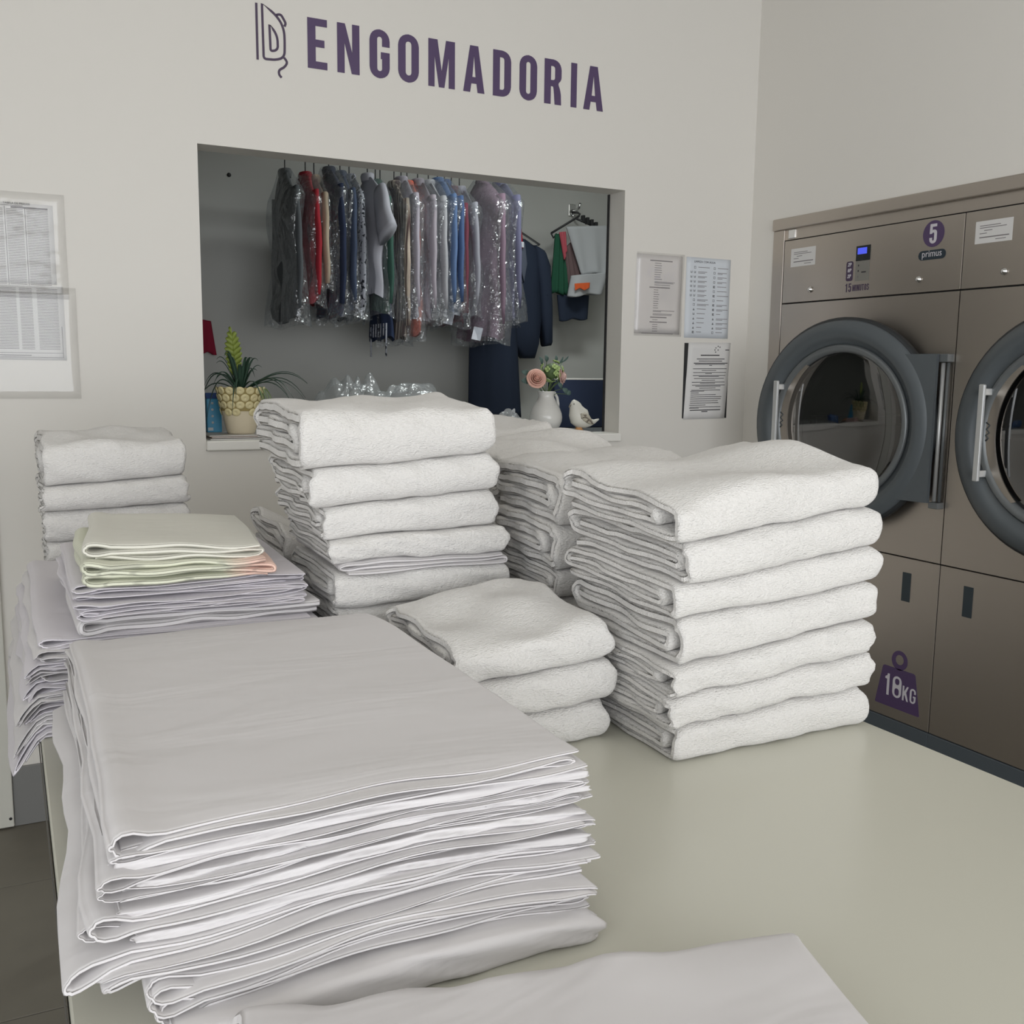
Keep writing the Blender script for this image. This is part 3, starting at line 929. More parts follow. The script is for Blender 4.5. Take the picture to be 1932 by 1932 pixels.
# ------------------------------------------------------------------ notices on the back wall
def lines_mesh(name, rects, mapfn, material, parent):
    m = MB()
    for (x0, y0, x1, y1) in rects:
        m.quad(mapfn(x0, y0), mapfn(x1, y0), mapfn(x1, y1), mapfn(x0, y1))
    o = m.build(name, material, parent, smooth=False)
    o['kind'] = 'stuff'
    return o
def paper_sheet(name, parent, w, h, mapfn3, material, curl=0.0, nx=8, ny=12, th=0.0004, y0=0.0):
    m = MB(); v = []; f = []
    for sd in (0, 1):
        for j in range(ny + 1):
            for i in range(nx + 1):
                x, y = w * i / nx, h * j / ny
                c = curl * (abs(i / nx - .5) * 2) ** 2 * (abs(j / ny - .5) * 2)
                v.append(mapfn3(x, y, y0 + c + th * sd))
    N1 = (nx + 1) * (ny + 1)
    for sd in (0, 1):
        for j in range(ny):
            for i in range(nx):
                a_ = sd * N1 + j * (nx + 1) + i
                f.append((a_, a_ + 1, a_ + nx + 2, a_ + nx + 1))
    ring = [i for i in range(nx + 1)] + [j * (nx + 1) + nx for j in range(1, ny + 1)] + [ny * (nx + 1) + i for i in range(nx - 1, -1, -1)] + [j * (nx + 1) for j in range(ny - 1, 0, -1)]
    for a_, b_ in zip(ring, ring[1:] + ring[:1]):
        f.append((a_, b_, b_ + N1, a_ + N1))
    m.add(v, f)
    return m.build(name, material, parent)

# p1: list in a clear pocket
n1 = empty('notice', (2.194, YB, 1.63), 'typed price notice in a clear pocket, left of the two upper notices', 'notice')
M1 = lambda x, y, d: (x - 0.107 + 0.001 + (y - .15) * 0.016, -0.0006 - d, y - 0.150)
paper_sheet('page', n1, 0.204, 0.288, lambda x, y, d: M1(x + .004, y + .008, d), 'paper_warm')
rects = []; r = random.Random(3)
y = 0.272
def row(x0, x1, y, h=0.0022): rects.append((x0, y, x1, y + h))
row(.062, .162, y, .004)
for i in range(8): y -= .0082; row(.083, .083 + .034 * r.uniform(.8, 1.05), y)
y -= .010; row(.085, .176, y); y -= .004; row(.085, .17, y); y -= .007; row(.085, .155, y)
y -= .010; row(.063, .155, y, .004)
for i in range(9): y -= .0082; row(.083, .105 * r.uniform(.97, 1.03), y)
y -= .0095; row(.083, .18, y); y -= .004; row(.083, .12, y); y -= .008; row(.083, .17, y); y -= .004; row(.083, .168, y)
y -= .0095; row(.072, .146, y, .004); y -= .008; row(.082, .106, y); y -= .0095; row(.07, .148, y, .004)
for i in range(4): y -= .008; row(.083, .106, y)
y -= .009; row(.036, .178, y)
lines_mesh('print', rects, lambda x, y: M1(x, y, 0.0005), 'ink_grey', n1)
paper_sheet('pocket', n1, 0.213, 0.302, M1, 'clear_pocket', 0.004, y0=0.0015)
# p2: care symbol chart
n2 = empty('notice', (2.42, YB, 1.628), 'bluish laundry care symbol chart, right of the two upper notices', 'notice')
M2 = lambda x, y, d: (x - 0.104, -0.0006 - d, y - 0.150)
paper_sheet('page', n2, 0.208, 0.299, M2, 'paper_blue')
text_mesh('print', 'LIMPEZA COM ÁGUA', 0.0105, lambda x, y, d: M2(x + .085, y + .280, .0006 + d), 'ink', n2)
rects = []; sy = []
def sym(x, y, kind):
    s_ = .0085
    if kind == 0: sy.extend([(x, y, x + s_, y + .0013), (x, y + s_ - .0013, x + s_, y + s_), (x, y, x + .0013, y + s_), (x + s_ - .0013, y, x + s_, y + s_)])
    elif kind == 1: sy.extend([(x + .001, y, x + s_ - .001, y + .0013), (x, y + .001, x + .0013, y + s_), (x + s_ - .0013, y + .001, x + s_, y + s_), (x + .003, y + .003, x + .006, y + .0055)])
    elif kind == 2: sy.extend([(x, y, x + s_, y + .0016), (x + .001, y + .002, x + s_ - .001, y + .0034), (x + .0022, y + .004, x + s_ - .0022, y + .0056), (x + .0034, y + .006, x + s_ - .0034, y + .008)])
    else: sy.extend([(x, y, x + .0036, y + s_), (x + .005, y, x + s_, y + .0036), (x + .005, y + .005, x + s_, y + s_)])
kl = [0, 1, 1, 1, 1, 1, 1, 0, 0, 2, 1, 2, 2, 2, 3]; kr_ = [0, 0, 0, 0, 3, 0, 3, 0, 3, 3, 3, 2, 2, 2, 0]
for i in range(15):
    y = .258 - i * .0172
    sym(.036, y, kl[i])
    if 1 <= i <= 6: sym(.020, y, 1)
    L = [.054, .042, .042, .042, .042, .042, .042, .05, .055, .042, .038, .035, .035, .024, .024][i]
    rects.append((.055, y + .0045, .055 + L, y + .0066))
    if 1 <= i <= 8: rects.append((.055, y + .0002, .055 + L * .78, y + .0022))
    sym(.128, y, kr_[i])
    L = [.05, .044, .044, .044, .044, .046, .06, .032, .05, .055, .02, .056, .058, .054, .032][i]
    rects.append((.147, y + .0045, min(.202, .147 + L), y + .0066))
    if i in (1, 2, 3, 8, 9, 11, 12, 13): rects.append((.147, y + .0002, .147 + L * .55, y + .0022))
lines_mesh('print', rects, lambda x, y: M2(x, y, .0005), 'ink_grey', n2)
lines_mesh('print', sy, lambda x, y: M2(x, y, .0005), 'ink', n2)
# p3: rules sheet on a black backing
n3 = empty('notice', (2.43, YB, 1.315), 'typed rules sheet taped crookedly over black backing paper, below the others', 'notice')
mb = MB(); mb.box((2.320 - 2.43, -0.0008, 1.172 - 1.315), (2.533 - 2.43, -0.0003, 1.458 - 1.315)); mb.build('backing', 'paper_black', n3)
def M3(x, y, d):
    t = y / 0.292
    return (x * (0.197 + .004 * t) / 0.2 + 2.326 - 2.43 + 0.0115 * t + (0.001 if t > .5 else 0), -0.0012 - d - 0.0006 * abs(math.sin(y * 9)), y * 1.0 + 1.168 - 1.315 + 0.003 * (x / .2))
paper_sheet('page', n3, 0.2, 0.292, M3, 'paper')
rects = []
for (y, x0, x1, hh) in [(.246,.05,.14,.0036),(.234,.033,.166,.0025),(.227,.043,.155,.0025),(.2195,.02,.182,.0028),(.216,.026,.17,.002),(.2125,.094,.108,.002),(.201,.018,.18,.002),(.195,.06,.13,.002),(.188,.02,.178,.002),(.1845,.078,.11,.002),(.178,.02,.176,.002),(.1745,.048,.145,.002),(.168,.026,.17,.002),(.162,.063,.128,.002),(.155,.018,.176,.002),(.1515,.057,.13,.002),(.145,.02,.178,.002),(.1415,.036,.158,.002),(.135,.056,.134,.002),(.128,.018,.158,.002),(.1245,.014,.08,.002),(.1185,.016,.055,.002),(.112,.016,.138,.002),(.105,.016,.166,.002),(.098,.016,.164,.002),(.091,.016,.15,.002),(.084,.016,.154,.002),(.077,.014,.092,.002),(.070,.016,.166,.002),(.0665,.014,.06,.002),(.059,.018,.166,.003),(.054,.074,.104,.003)]:
    rects.append((x0 + .01, y - .03, x1 + .01, y - .03 + hh))
rects = [(a_, b_ * 1.12, c_, d_ * 1.12) for a_, b_, c_, d_ in rects]
for x, y in [(.128, .270), (.138, .276), (.147, .273), (.124, .262), (.139, .262), (.128, .254)]:
    rects.append((x, y, x + .0045, y + .0045))
rects.append((.176, .263, .195, .266))
lines_mesh('print', rects, lambda x, y: M3(x, y, .0006), 'ink', n3)
# p4: price table in plastic at left
n4 = empty('notice', (0.02, YB, 1.53), 'crinkled clear plastic pocket with a grey price table at the far left', 'notice')
M4 = lambda x, y, d: (x - 0.30 + 0.02 - 0.02 + 0.155 + 0.02 * 0 + 0.004 * (0.56 - y) / .56, -0.0008 - d, y + 1.252 - 1.53)
paper_sheet('page', n4, 0.275, 0.215, lambda x, y, d: M4(x, y + .315, d), 'paper')
paper_sheet('page', n4, 0.29, 0.205, lambda x, y, d: M4(x, y + .105, d), 'paper')
rects = []
for i in range(46):
    y = .310 + .205 * i / 46 + .002
    for (x0, x1) in ((.0, .055), (.06, .105), (.108, .150), (.158, .20), (.208, .262)):
        rects.append((x0, y, x1, y + .0014))
for i in range(40):
    y = .135 + .17 * i / 40
    for (x0, x1) in ((.0, .06), (.065, .115), (.12, .17), (.178, .21), (.222, .275)):
        rects.append((x0, y, x1, y + .0014))
for x in (.057, .106, .154, .204): rects.append((x, .31, x + .0015, .52))
rects += [(0, .522, .20, .5235), (.17, .516, .262, .521), (.0, .124, .282, .1253), (.0, .117, .20, .119), (.281, .113, .2825, .20), (.0, .112, .283, .1132)]
lines_mesh('print', rects, lambda x, y: M4(x, y, .0006), 'ink_grey', n4)
text_mesh('print', 'TABELA DE PREÇOS', 0.0075, lambda x, y, d: M4(x + .185, y + .5265, .0007 + d), 'ink', n4)
paper_sheet('pocket', n4, 0.305, 0.285, lambda x, y, d: M4(x, y + .275, d), 'clear_pocket', 0.006, y0=0.002, nx=12, ny=14)
paper_sheet('pocket', n4, 0.322, 0.31, lambda x, y, d: M4(x, y - .003, d), 'clear_pocket', 0.008, y0=0.005, nx=12, ny=14)

# ------------------------------------------------------------------ dryers
def steel(name, color, rough, streak=1.0):
    m = mat(name, color, rough, metal=1.0)
    nt = m.node_tree; b = nt.nodes['Principled BSDF']
    tc = nt.nodes.new('ShaderNodeTexCoord'); mp = nt.nodes.new('ShaderNodeMapping'); mp.inputs['Scale'].default_value = (1, 2, 260)
    n = nt.nodes.new('ShaderNodeTexNoise'); n.inputs['Scale'].default_value = 3; n.inputs['Detail'].default_value = 3
    nt.links.new(tc.outputs['Object'], mp.inputs['Vector']); nt.links.new(mp.outputs['Vector'], n.inputs['Vector'])
    mr = nt.nodes.new('ShaderNodeMapRange'); mr.inputs['To Min'].default_value = rough - 0.06; mr.inputs['To Max'].default_value = rough + 0.08
    nt.links.new(n.outputs['Fac'], mr.inputs['Value']); nt.links.new(mr.outputs[0], b.inputs['Roughness'])
    bp = nt.nodes.new('ShaderNodeBump'); bp.inputs['Strength'].default_value = 0.05 * streak; bp.inputs['Distance'].default_value = 0.0004
    nt.links.new(n.outputs['Fac'], bp.inputs['Height']); nt.links.new(bp.outputs['Normal'], b.inputs['Normal'])
    return m
steel('steel', (0.50, 0.455, 0.41), 0.38)
steel('steel_dark', (0.20, 0.20, 0.20), 0.35)
mat('chrome', (0.75, 0.75, 0.75), 0.12, metal=1.0)
mat('door_grey', srgb(88, 94, 98), 0.42, metal=0.15)
mat('door_grey_light', srgb(112, 116, 118), 0.35, metal=0.3)
mat('rubber', (0.022, 0.025, 0.028), 0.55)
mat('handle_metal', (0.62, 0.63, 0.63), 0.35, metal=0.5)
mat('drum', (0.16, 0.15, 0.14), 0.45, metal=0.6)
mat('kick_grey', srgb(84, 92, 98), 0.5, metal=0.2)
mat('pull_dark', srgb(44, 54, 60), 0.5)
mat('screen_black', (0.012, 0.016, 0.017), 0.25)
mat('screen_blue', (0.02, 0.03, 0.3), 0.3, emit=((0.10, 0.14, 1.0), 0.75))
mat('keypad_grey', srgb(128, 126, 120), 0.5)
mat('pill_dark', srgb(38, 50, 60), 0.4)
clear_mat('door_glass', (0.30, 0.31, 0.32), 0.10, 0.03)

def plate_hole(m, y0, y1, z0, z1, yc, zc, R, d0, d1):
    angs = sorted(list(np.linspace(-math.pi, math.pi, 72, endpoint=False)) + [math.atan2(z - zc, y - yc) for y in (y0, y1) for z in (z0, z1)])
    v = []; f = []
    for a_ in angs:
        c, s_ = math.cos(a_), math.sin(a_)
        ts = []
        if c > 1e-9: ts.append((y1 - yc) / c)
        if c < -1e-9: ts.append((y0 - yc) / c)
        if s_ > 1e-9: ts.append((z1 - zc) / s_)
        if s_ < -1e-9: ts.append((z0 - zc) / s_)
        t = min(ts)
        for (rad, d) in ((R, d0), (t, d0), (t, d1), (R, d1)):
            v.append((-d, yc + c * rad, zc + s_ * rad))
    n = len(angs)
    for i in range(n):
        j = (i + 1) % n
        for k in range(4):
            f.append((4*i+k, 4*i+(k+1) % 4, 4*j+(k+1) % 4, 4*j+k))
    m.add(v, f, True)

def dryer(yc, label, number=None, ajar=0.0, weight=False, logo=False):
    y0, y1 = yc - 0.395, yc + 0.395
    t = empty('tumble_dryer', (XW, yc, 0.0), label, 'tumble dryer', 'stainless dryers built into the right wall')
    Y = lambda y: y - yc
    g = 0.0016
    ya, yb_ = -0.395 + g, 0.395 - g
    body = MB()
    body.box((0.012, -0.395, 0.0), (0.016, 0.395, 0.755))
    body.box((0.012, -0.395, 1.604), (0.016, 0.395, 1.88))
    body.box((0.02, 0.393, 0.0), (0.75, 0.395, 1.88)); body.box((0.02, -0.395, 0.0), (0.75, -0.393, 1.88)); body.box((0.745, -0.393, 0), (0.75, 0.393, 1.88)); body.box((0.02, -0.393, 1.876), (0.75, 0.393, 1.88))
    body.build('cabinet_body', 'dark_gap', t)
    cp = MB().box((-0.002, ya, 1.607), (0.011, yb_, 1.832), 0.0015).build('control_panel', 'steel', t)
    pm = MB(); plate_hole(pm, ya, yb_, 0.756, 1.602, 0.0, 1.18, 0.27, -0.011, 0.002)
    fix_normals(pm.build('front_panel', 'steel', t))
    lp_ = MB().box((-0.002, ya, 0.200), (0.011, yb_, 0.752), 0.0015).build('lower_panel', 'steel', t)
    box_obj('kick_strip', (-0.006, ya - g, 0.150), (0.011, yb_ + g, 0.198), 'kick_grey', t, 0.002)
    box_obj('plinth', (0.0, ya - g, 0.0), (0.011, yb_ + g, 0.149), 'pull_dark', t)
    # drum
    dm = MB(); dm.lathe([(0.27, 0.012), (0.27, 0.05), (0.36, 0.06), (0.36, 0.60), (0.05, 0.62), (0.001, 0.62)], 56, 'x', (0, 0, 1.18))
    dm.build('drum', 'drum', t)
    for k in range(3):
        a_ = 0.5 + k * 2.094
        fin = MB(); fin.box((0.08, -0.02, 0.27), (0.58, 0.02, 0.36), 0.006)
        fo = fin.build('drum_fin', 'drum', t); fo.rotation_euler = (a_, 0, 0); fo.location = (0, 0, 1.18)
    # recessed lower pull
    ph = MB().box((-0.0035, Y(yc) + (-0.268 if not number else -0.268) - 0.017 + 0.0, 0.608), (-0.0022, -0.268 + 0.017, 0.704), 0.0005).build('pull_recess', 'pull_dark', lp_)
    if number is None:
        ph.location = (0, 0.553, 0)
    # door, hinged on the camera's right
    hy = -0.367
    dd = empty('door', (0, hy, 1.18)); dd.parent = t
    dd.rotation_euler = (0, 0, ajar)
    cy = 0.367
    C = (0, cy, 0)
    mkl = lambda prof, nm, mt, n=72: fix_normals(MB().lathe([(rr_, -d) for rr_, d in prof], n, 'x', C, closed=True).build(nm, mt, dd))
    mkl([(0.330, 0.004), (0.357, 0.004), (0.357, 0.026), (0.350, 0.033), (0.330, 0.033)], 'gasket', 'rubber')
    mkl([(0.345, 0.022), (0.348, 0.034), (0.342, 0.042), (0.312, 0.052), (0.292, 0.051), (0.284, 0.042), (0.270, 0.030), (0.258, 0.028), (0.258, 0.004), (0.330, 0.004)], 'door_ring', 'door_grey')
    mkl([(0.262, 0.027), (0.268, 0.035), (0.260, 0.043), (0.248, 0.040), (0.240, 0.030), (0.240, 0.010), (0.258, 0.010)], 'glass_rim', 'door_grey_light')
    gl = MB().lathe([(0.0005, -0.028), (0.08, -0.027), (0.16, -0.025), (0.22, -0.021), (0.2405, -0.017)], 64, 'x', C)
    gl.build('glass', 'door_glass', dd)
    # hinge plate running from ring to hinge
    pp = []
    for z in np.linspace(0.232, -0.232, 17):
        yy = cy - math.sqrt(max(0.290 ** 2 - z * z, 0))
        pp.append((yy, z))
    poly = [(0.012, -0.232), (0.012, 0.232)] + pp
    pl = MB(); pl.prism(poly, 0.030, 0.0435, lambda a_, b_, c_: (-c_, a_, b_))
    fix_normals(pl.build('hinge_plate', 'door_grey', dd))
    # inner latch side crescent
    cr = MB()
    arc_o = [(cy + 0.262 * math.cos(q), 0.262 * math.sin(q)) for q in np.linspace(-0.9, 0.9, 25)]
    arc_i = [(cy + 0.222 * math.cos(q) - 0.010, 0.246 * math.sin(q)) for q in np.linspace(0.9, -0.9, 25)]
    cr.prism(arc_o + arc_i, 0.030, 0.034, lambda a_, b_, c_: (-c_, a_, b_))
    fix_normals(cr.build('latch_plate', 'steel', dd))
    lt = MB(); yl = cy + 0.237
    lt.tube([(-0.0345, yl + 0.006, 0.030), (-0.0345, yl - 0.006, 0.022), (-0.0345, yl + 0.004, 0.010), (-0.0345, yl - 0.006, 0.0), (-0.0345, yl + 0.005, -0.008), (-0.0345, yl - 0.004, -0.016), (-0.0345, yl + 0.004, -0.024)], 0.0022, 6)
    lt.build('latch_mark', 'pull_dark', dd)
    # handle
    hd = MB(); hd.box((-0.084, cy + 0.222, -0.142), (-0.072, cy + 0.240, 0.142), 0.003)
    hh = hd.build('handle', 'handle_metal', dd)
    for z in (-0.12, 0.12):
        MB().box((-0.074, cy + 0.226, z - 0.010), (-0.040, cy + 0.236, z + 0.010), 0.002).build('handle_post', 'handle_metal', hh)
    # hinge
    hg = empty('hinge', (-0.014, hy, 1.18)); hg.parent = t
    MB().lathe([(0.0, -0.228), (0.0065, -0.228), (0.0065, 0.205), (0.0, 0.205)], 16, 'z', (0, 0.004, 0)).build('hinge_pin', 'handle_metal', hg)
    MB().lathe([(0.0, -0.228), (0.0050, -0.228), (0.0050, 0.205), (0.0, 0.205)], 16, 'z', (0.002, -0.013, 0)).build('hinge_pin', 'door_grey_light', hg)
    for z0_, z1_ in ((0.207, 0.232), (-0.250, -0.230)):
        box_obj('hinge_block', (-0.014, -0.022, z0_), (0.014, 0.014, z1_), 'door_grey_light', hg, 0.002)
    # screws / locks
    for yk in (0.247, -0.236):
        lk = MB(); lk.lathe([(0.0, 0.012), (0.0055, 0.011), (0.0075, 0.006), (0.0105, 0.005), (0.0105, 0.0), (0.0, 0.0)], 24, 'x', (0, 0, 0))
        lo = lk.build('lock_button', 'chrome', cp); lo.scale = (-1, 1, 1); lo.location = (-0.002, yk, 1.648)
    # printed label, top left
    la = MB().box((-0.0026, 0.231, 1.735), (-0.0021, 0.356, 1.800)).build('label_sticker', 'paper', cp)
    lines_mesh('print', [(0.015, 0.050, 0.085, 0.052), (0.015, 0.044, 0.105, 0.046), (0.03, 0.036, 0.058, 0.038), (0.015, 0.028, 0.04, 0.030), (0.015, 0.016, 0.115, 0.019), (0.07, 0.008, 0.105, 0.010)],
               lambda x, y: (-0.0029, 0.356 - x, 1.735 + y), 'ink_grey', la)
    # control: display, keypad
    pr = MB().box((-0.0032, -0.027, 1.728), (-0.0021, 0.0365, 1.778), 0.0004).build('display_window', 'screen_black', cp)
    MB().box((-0.0040, -0.012, 1.750), (-0.0033, 0.029, 1.771)).build('display_screen', 'screen_blue', pr)
    kp = MB().box((-0.0028, -0.026, 1.662), (-0.0021, 0.0365, 1.727), 0.0003).build('keypad', 'keypad_grey', cp)
    for z in (1.713, 1.695, 1.676):
        MB().box((-0.0033, 0.020, z - 0.003), (-0.0029, 0.0245, z + 0.003)).build('key_mark', 'ink_grey' if z < 1.68 else 'ink', kp)
    MB().box((-0.0033, -0.012, 1.688), (-0.0029, 0.008, 1.692)).build('key_mark', 'ink', kp)
    pill = curve_mesh('price_pill', [rr(0, 0, 0.031, 0.066, 0.008)], 0.0006, lambda x, y, d: (-0.0021 - d, 0.078 - x, 1.664 + y), 'vinyl_dark', cp)
    for k, s_ in enumerate(('2P', '8P', '2P')):
        xx = 0.071
        for ch in s_:
            curve_mesh('print', glyph(ch, 0.55, 0.24), 0.0003, lambda x, y, d: (-0.0028 - d, xx - x * 0.0125 - y * 0.002, 1.713 - k * 0.0195 + y * 0.0125), 'vinyl_white', pill)
            xx -= 0.0085
    tx = 0.078
    for ch in '15':
        curve_mesh('minutes_lettering', glyph(ch, 0.42, 0.16), 0.0004, lambda x, y, d: (-0.0021 - d, tx - x * 0.029, 1.627 + y * 0.029), 'vinyl_dark', cp); tx -= 0.0145
    tx -= 0.004
    for ch in 'MINUTOS':
        w = {'M': .58, 'I': .17}.get(ch, .42)
        curve_mesh('minutes_lettering', glyph(ch, w, 0.15), 0.0004, lambda x, y, d: (-0.0021 - d, tx - x * 0.021, 1.629 + y * 0.021), 'vinyl_dark', cp); tx -= w * 0.021 + 0.0022
    if number:
        ang = np.linspace(0, 2 * math.pi, 56, endpoint=False)
        bd = curve_mesh('number_badge', [[(0.0405 * math.cos(q), 0.0405 * math.sin(q)) for q in ang]], 0.0006, lambda x, y, d: (-0.0021 - d, -0.281 - x, 1.784 + y), 'vinyl_purple', cp)
        curve_mesh('number_print', glyph(number, 0.46, 0.17), 0.0004, lambda x, y, d: (-0.0028 - d, -0.281 + 0.0145 - x * 0.060, 1.754 + y * 0.060), 'vinyl_white', bd)
        lb = curve_mesh('brand_plate', [rr(0, 0, 0.104, 0.029, 0.0145)], 0.0012, lambda x, y, d: (-0.0021 - d, -0.228 - x, 1.7055 + y), 'pill_dark', cp)
        text_mesh('brand_print', 'primus', 0.030, lambda x, y, d: (-0.0036 - d, -0.280 - x * 0.93, 1.7145 + y), 'vinyl_white', lb)
    if weight:
        P = lambda x, y, d: (-0.0022 - d, x, y)
        ang = np.linspace(0, 2 * math.pi, 40, endpoint=False)
        wk = curve_mesh('weight_sticker', [fillet([(-0.168, 0.238, .006), (-0.195, 0.376, .008), (-0.329, 0.376, .008), (-0.356, 0.238, .006)])], 0.0006, P, 'vinyl_purple', lp_)
        curve_mesh('weight_ring', [[(-0.262 + 0.033 * math.cos(q), 0.405 + 0.033 * math.sin(q)) for q in ang], [(-0.262 + 0.017 * math.cos(q), 0.407 + 0.017 * math.sin(q)) for q in ang]], 0.0006, P, 'vinyl_purple', wk)
        tx = -0.208
        for ch, w, hh_ in (('1', .36, .074), ('8', .50, .074), ('K', .50, .050), ('G', .48, .050)):
            curve_mesh('weight_print', glyph(ch, w, 0.135), 0.0004, lambda x, y, d: (-0.0030 - d, tx - x * hh_, 0.276 + y * hh_), 'vinyl_white', wk); tx -= w * hh_ + 0.0055
    return t

dryer(2.557, 'stainless tumble dryer number 5, its round door slightly ajar', '5', ajar=math.radians(9), weight=True)
dryer(1.767, 'stainless tumble dryer with shut door, cut by the right picture edge', None)
dryer(0.977, 'stainless tumble dryer farthest from the back wall, mostly out of view', None)
# steel surround
tr = struct(empty('trim_3', (XW, 2.0, 1.9)))
box_obj('cap_rail', (-0.012, 0.582 - 2.0, -0.026), (0.05, 3.012 - 2.0, 0.016), 'steel', tr, 0.004)
box_obj('side_jamb', (-0.004, 2.9535 - 2.0, -1.9), (0.05, 3.012 - 2.0, -0.026), 'steel', tr, 0.002)
box_obj('recess_strip', (0.004, 0.582 - 2.0, -0.0635), (0.0115, 2.953 - 2.0, -0.026), 'steel', tr)
box_obj('recess_clip', (-0.001, 2.90 - 2.0, -0.060), (0.008, 2.935 - 2.0, -0.028), 'chrome', tr, 0.002)
struct(MB().box((XW + 0.80, YF, 0), (XW + 0.9, YB, ZC)).build('wall_service', 'dark_gap'))

# ------------------------------------------------------------------ back room: garments on a rail
def cloth_mat(name, rgb, rough=0.85, kind=None, rgb2=None, scale=30.0):
    m = mat(name, srgb(*rgb), rough, spec=0.2, bump=(45, 0.15, 0.003))
    if kind:
        nt = m.node_tree; b = nt.nodes['Principled BSDF']
        tc = nt.nodes.new('ShaderNodeTexCoord')
        if kind == 'stripe':
            t = nt.nodes.new('ShaderNodeTexWave'); t.inputs['Scale'].default_value = scale; t.bands_direction = 'Y'
            src = t.outputs['Fac']
        elif kind == 'check':
            t = nt.nodes.new('ShaderNodeTexChecker'); t.inputs['Scale'].default_value = scale
            src = t.outputs['Fac']
        else:
            t = nt.nodes.new('ShaderNodeTexNoise'); t.inputs['Scale'].default_value = scale
            gt = nt.nodes.new('ShaderNodeMath'); gt.operation = 'GREATER_THAN'; gt.inputs[1].default_value = 0.58
            nt.links.new(t.outputs['Fac'], gt.inputs[0]); src = gt.outputs[0]
        nt.links.new(tc.outputs['Object'], t.inputs['Vector'])
        mx = nt.nodes.new('ShaderNodeMix'); mx.data_type = 'RGBA'
        mx.inputs['A'].default_value = (*srgb(*rgb), 1); mx.inputs['B'].default_value = (*srgb(*rgb2), 1)
        nt.links.new(src, mx.inputs['Factor']); nt.links.new(mx.outputs['Result'], b.inputs['Base Color'])
    return name
clear_mat('garment_film', (0.93, 0.94, 0.95), 0.09, 0.13, gcol=(0.9, 0.92, 0.95), bump=(26, 1.0, 0.03), k=0.35, haze=0.06)
clear_mat('loose_film', (0.92, 0.93, 0.93), 0.05, 0.2, gcol=(0.95, 0.97, 0.97), bump=(30, 0.7, 0.015), k=0.3, haze=0.16)
mat('hanger_black', (0.02, 0.02, 0.022), 0.5)
mat('tag_paper', (0.72, 0.74, 0.80), 0.7)

RY_ = 4.5
rail = empty('clothes_rail', (1.75, RY_, 2.30), 'metal clothes rail carrying the bagged garments in the back room', 'rail')
MB().tube([(-0.85, 0, 0), (0.75, 0, 0)], 0.012, 12).build('rail_tube', 'chrome', rail)
for x in (-0.8, 0.7):
    MB().tube([(x, 0, 0), (x, 0, 0.5)], 0.010, 10).build('rail_bracket', 'chrome', rail)

def hanger_part(parent, top, w, drop=0.10, up=0.10):
    m = MB()
    m.tube([(0, -w, top - drop), (0, 0, top + 0.005), (0, w, top - drop), (0, -w, top - drop)], 0.005, 6)
    hk = [(0, 0, top)] + [(0, 0.018 * math.sin(a_) , top + up - 0.022 + 0.018 * (1 - math.cos(a_)) ) for a_ in np.linspace(0.0, 4.2, 8)]
    m.tube(hk, 0.0028, 6)
    return m.build('hanger', 'hanger_black', parent)

def torso(L, hw, ht, seed, neck=0.06, shoulder=0.10, flare=1.0, nz=22, na=32):
    w = wav(seed, 4, 0.5, 2.0)
    r = random.Random(seed)
    ph = [r.uniform(0, 6.28) for _ in range(3)]
    v = []; f = []
    for j in range(nz + 1):
        t = j / nz
        z = -L * t
        dz = L * t
        if dz < shoulder:
            k = dz / shoulder
            hw_ = neck + (hw - neck) * (k ** 0.9); ht_ = ht * (0.45 + 0.55 * k)
        else:
            q = (dz - shoulder) / (L - shoulder)
            hw_ = hw * (1 - 0.10 * math.sin(min(q * 1.2, 1) * math.pi) * 0.6) * (1 + (flare - 1) * q); ht_ = ht * (1 + 0.25 * q)
        for i in range(na):
            a_ = 2 * math.pi * i / na
            q = dz / L
            fold = 1 + 0.30 * q * math.sin(a_ * 5 + ph[0]) + 0.18 * q * math.sin(a_ * 9 + ph[1] + 2 * t)
            x = math.cos(a_) * ht_ * fold + 0.010 * float(w(t * 2, a_ * .2))
            y = math.sin(a_) * hw_ * (1 + 0.03 * math.sin(a_ * 7 + ph[2]) * q)
            v.append((x, y, z - 0.012 * q * math.sin(a_ * 3 + ph[1])))
    for j in range(nz):
        for i in range(na):
            f.append((j*na+i, j*na+(i+1) % na, (j+1)*na+(i+1) % na, (j+1)*na+i))
    f.append(tuple(range(na))); 
    return v, f

def sleeve(side, hw, ht, L, rad, seed, shoulder=0.10, short=False):
    r = random.Random(seed)
    pts = []; rs = []
    n = 9
    for k in range(n):
        t = k / (n - 1)
        if short:
            y = side * (hw * 0.86 + 0.10 * t); z = -shoulder * 0.75 - L * t; rr_ = rad * (0.85 + 0.35 * t)
        else:
            y = side * (hw * 0.90 + 0.035 * math.sin(t * 2.2)); z = -shoulder * 0.8 - L * t; rr_ = rad * (1.0 - 0.35 * t)
        pts.append((0.008 * math.sin(t * 5 + seed), y, z)); rs.append(rr_)
    m = MB(); m.tube(pts, rs, 12)
    return [(x * 0.40 + 0.0018 * math.sin(z * 31 + y * 40 + seed), y, z) for x, y, z in m.v], m.f

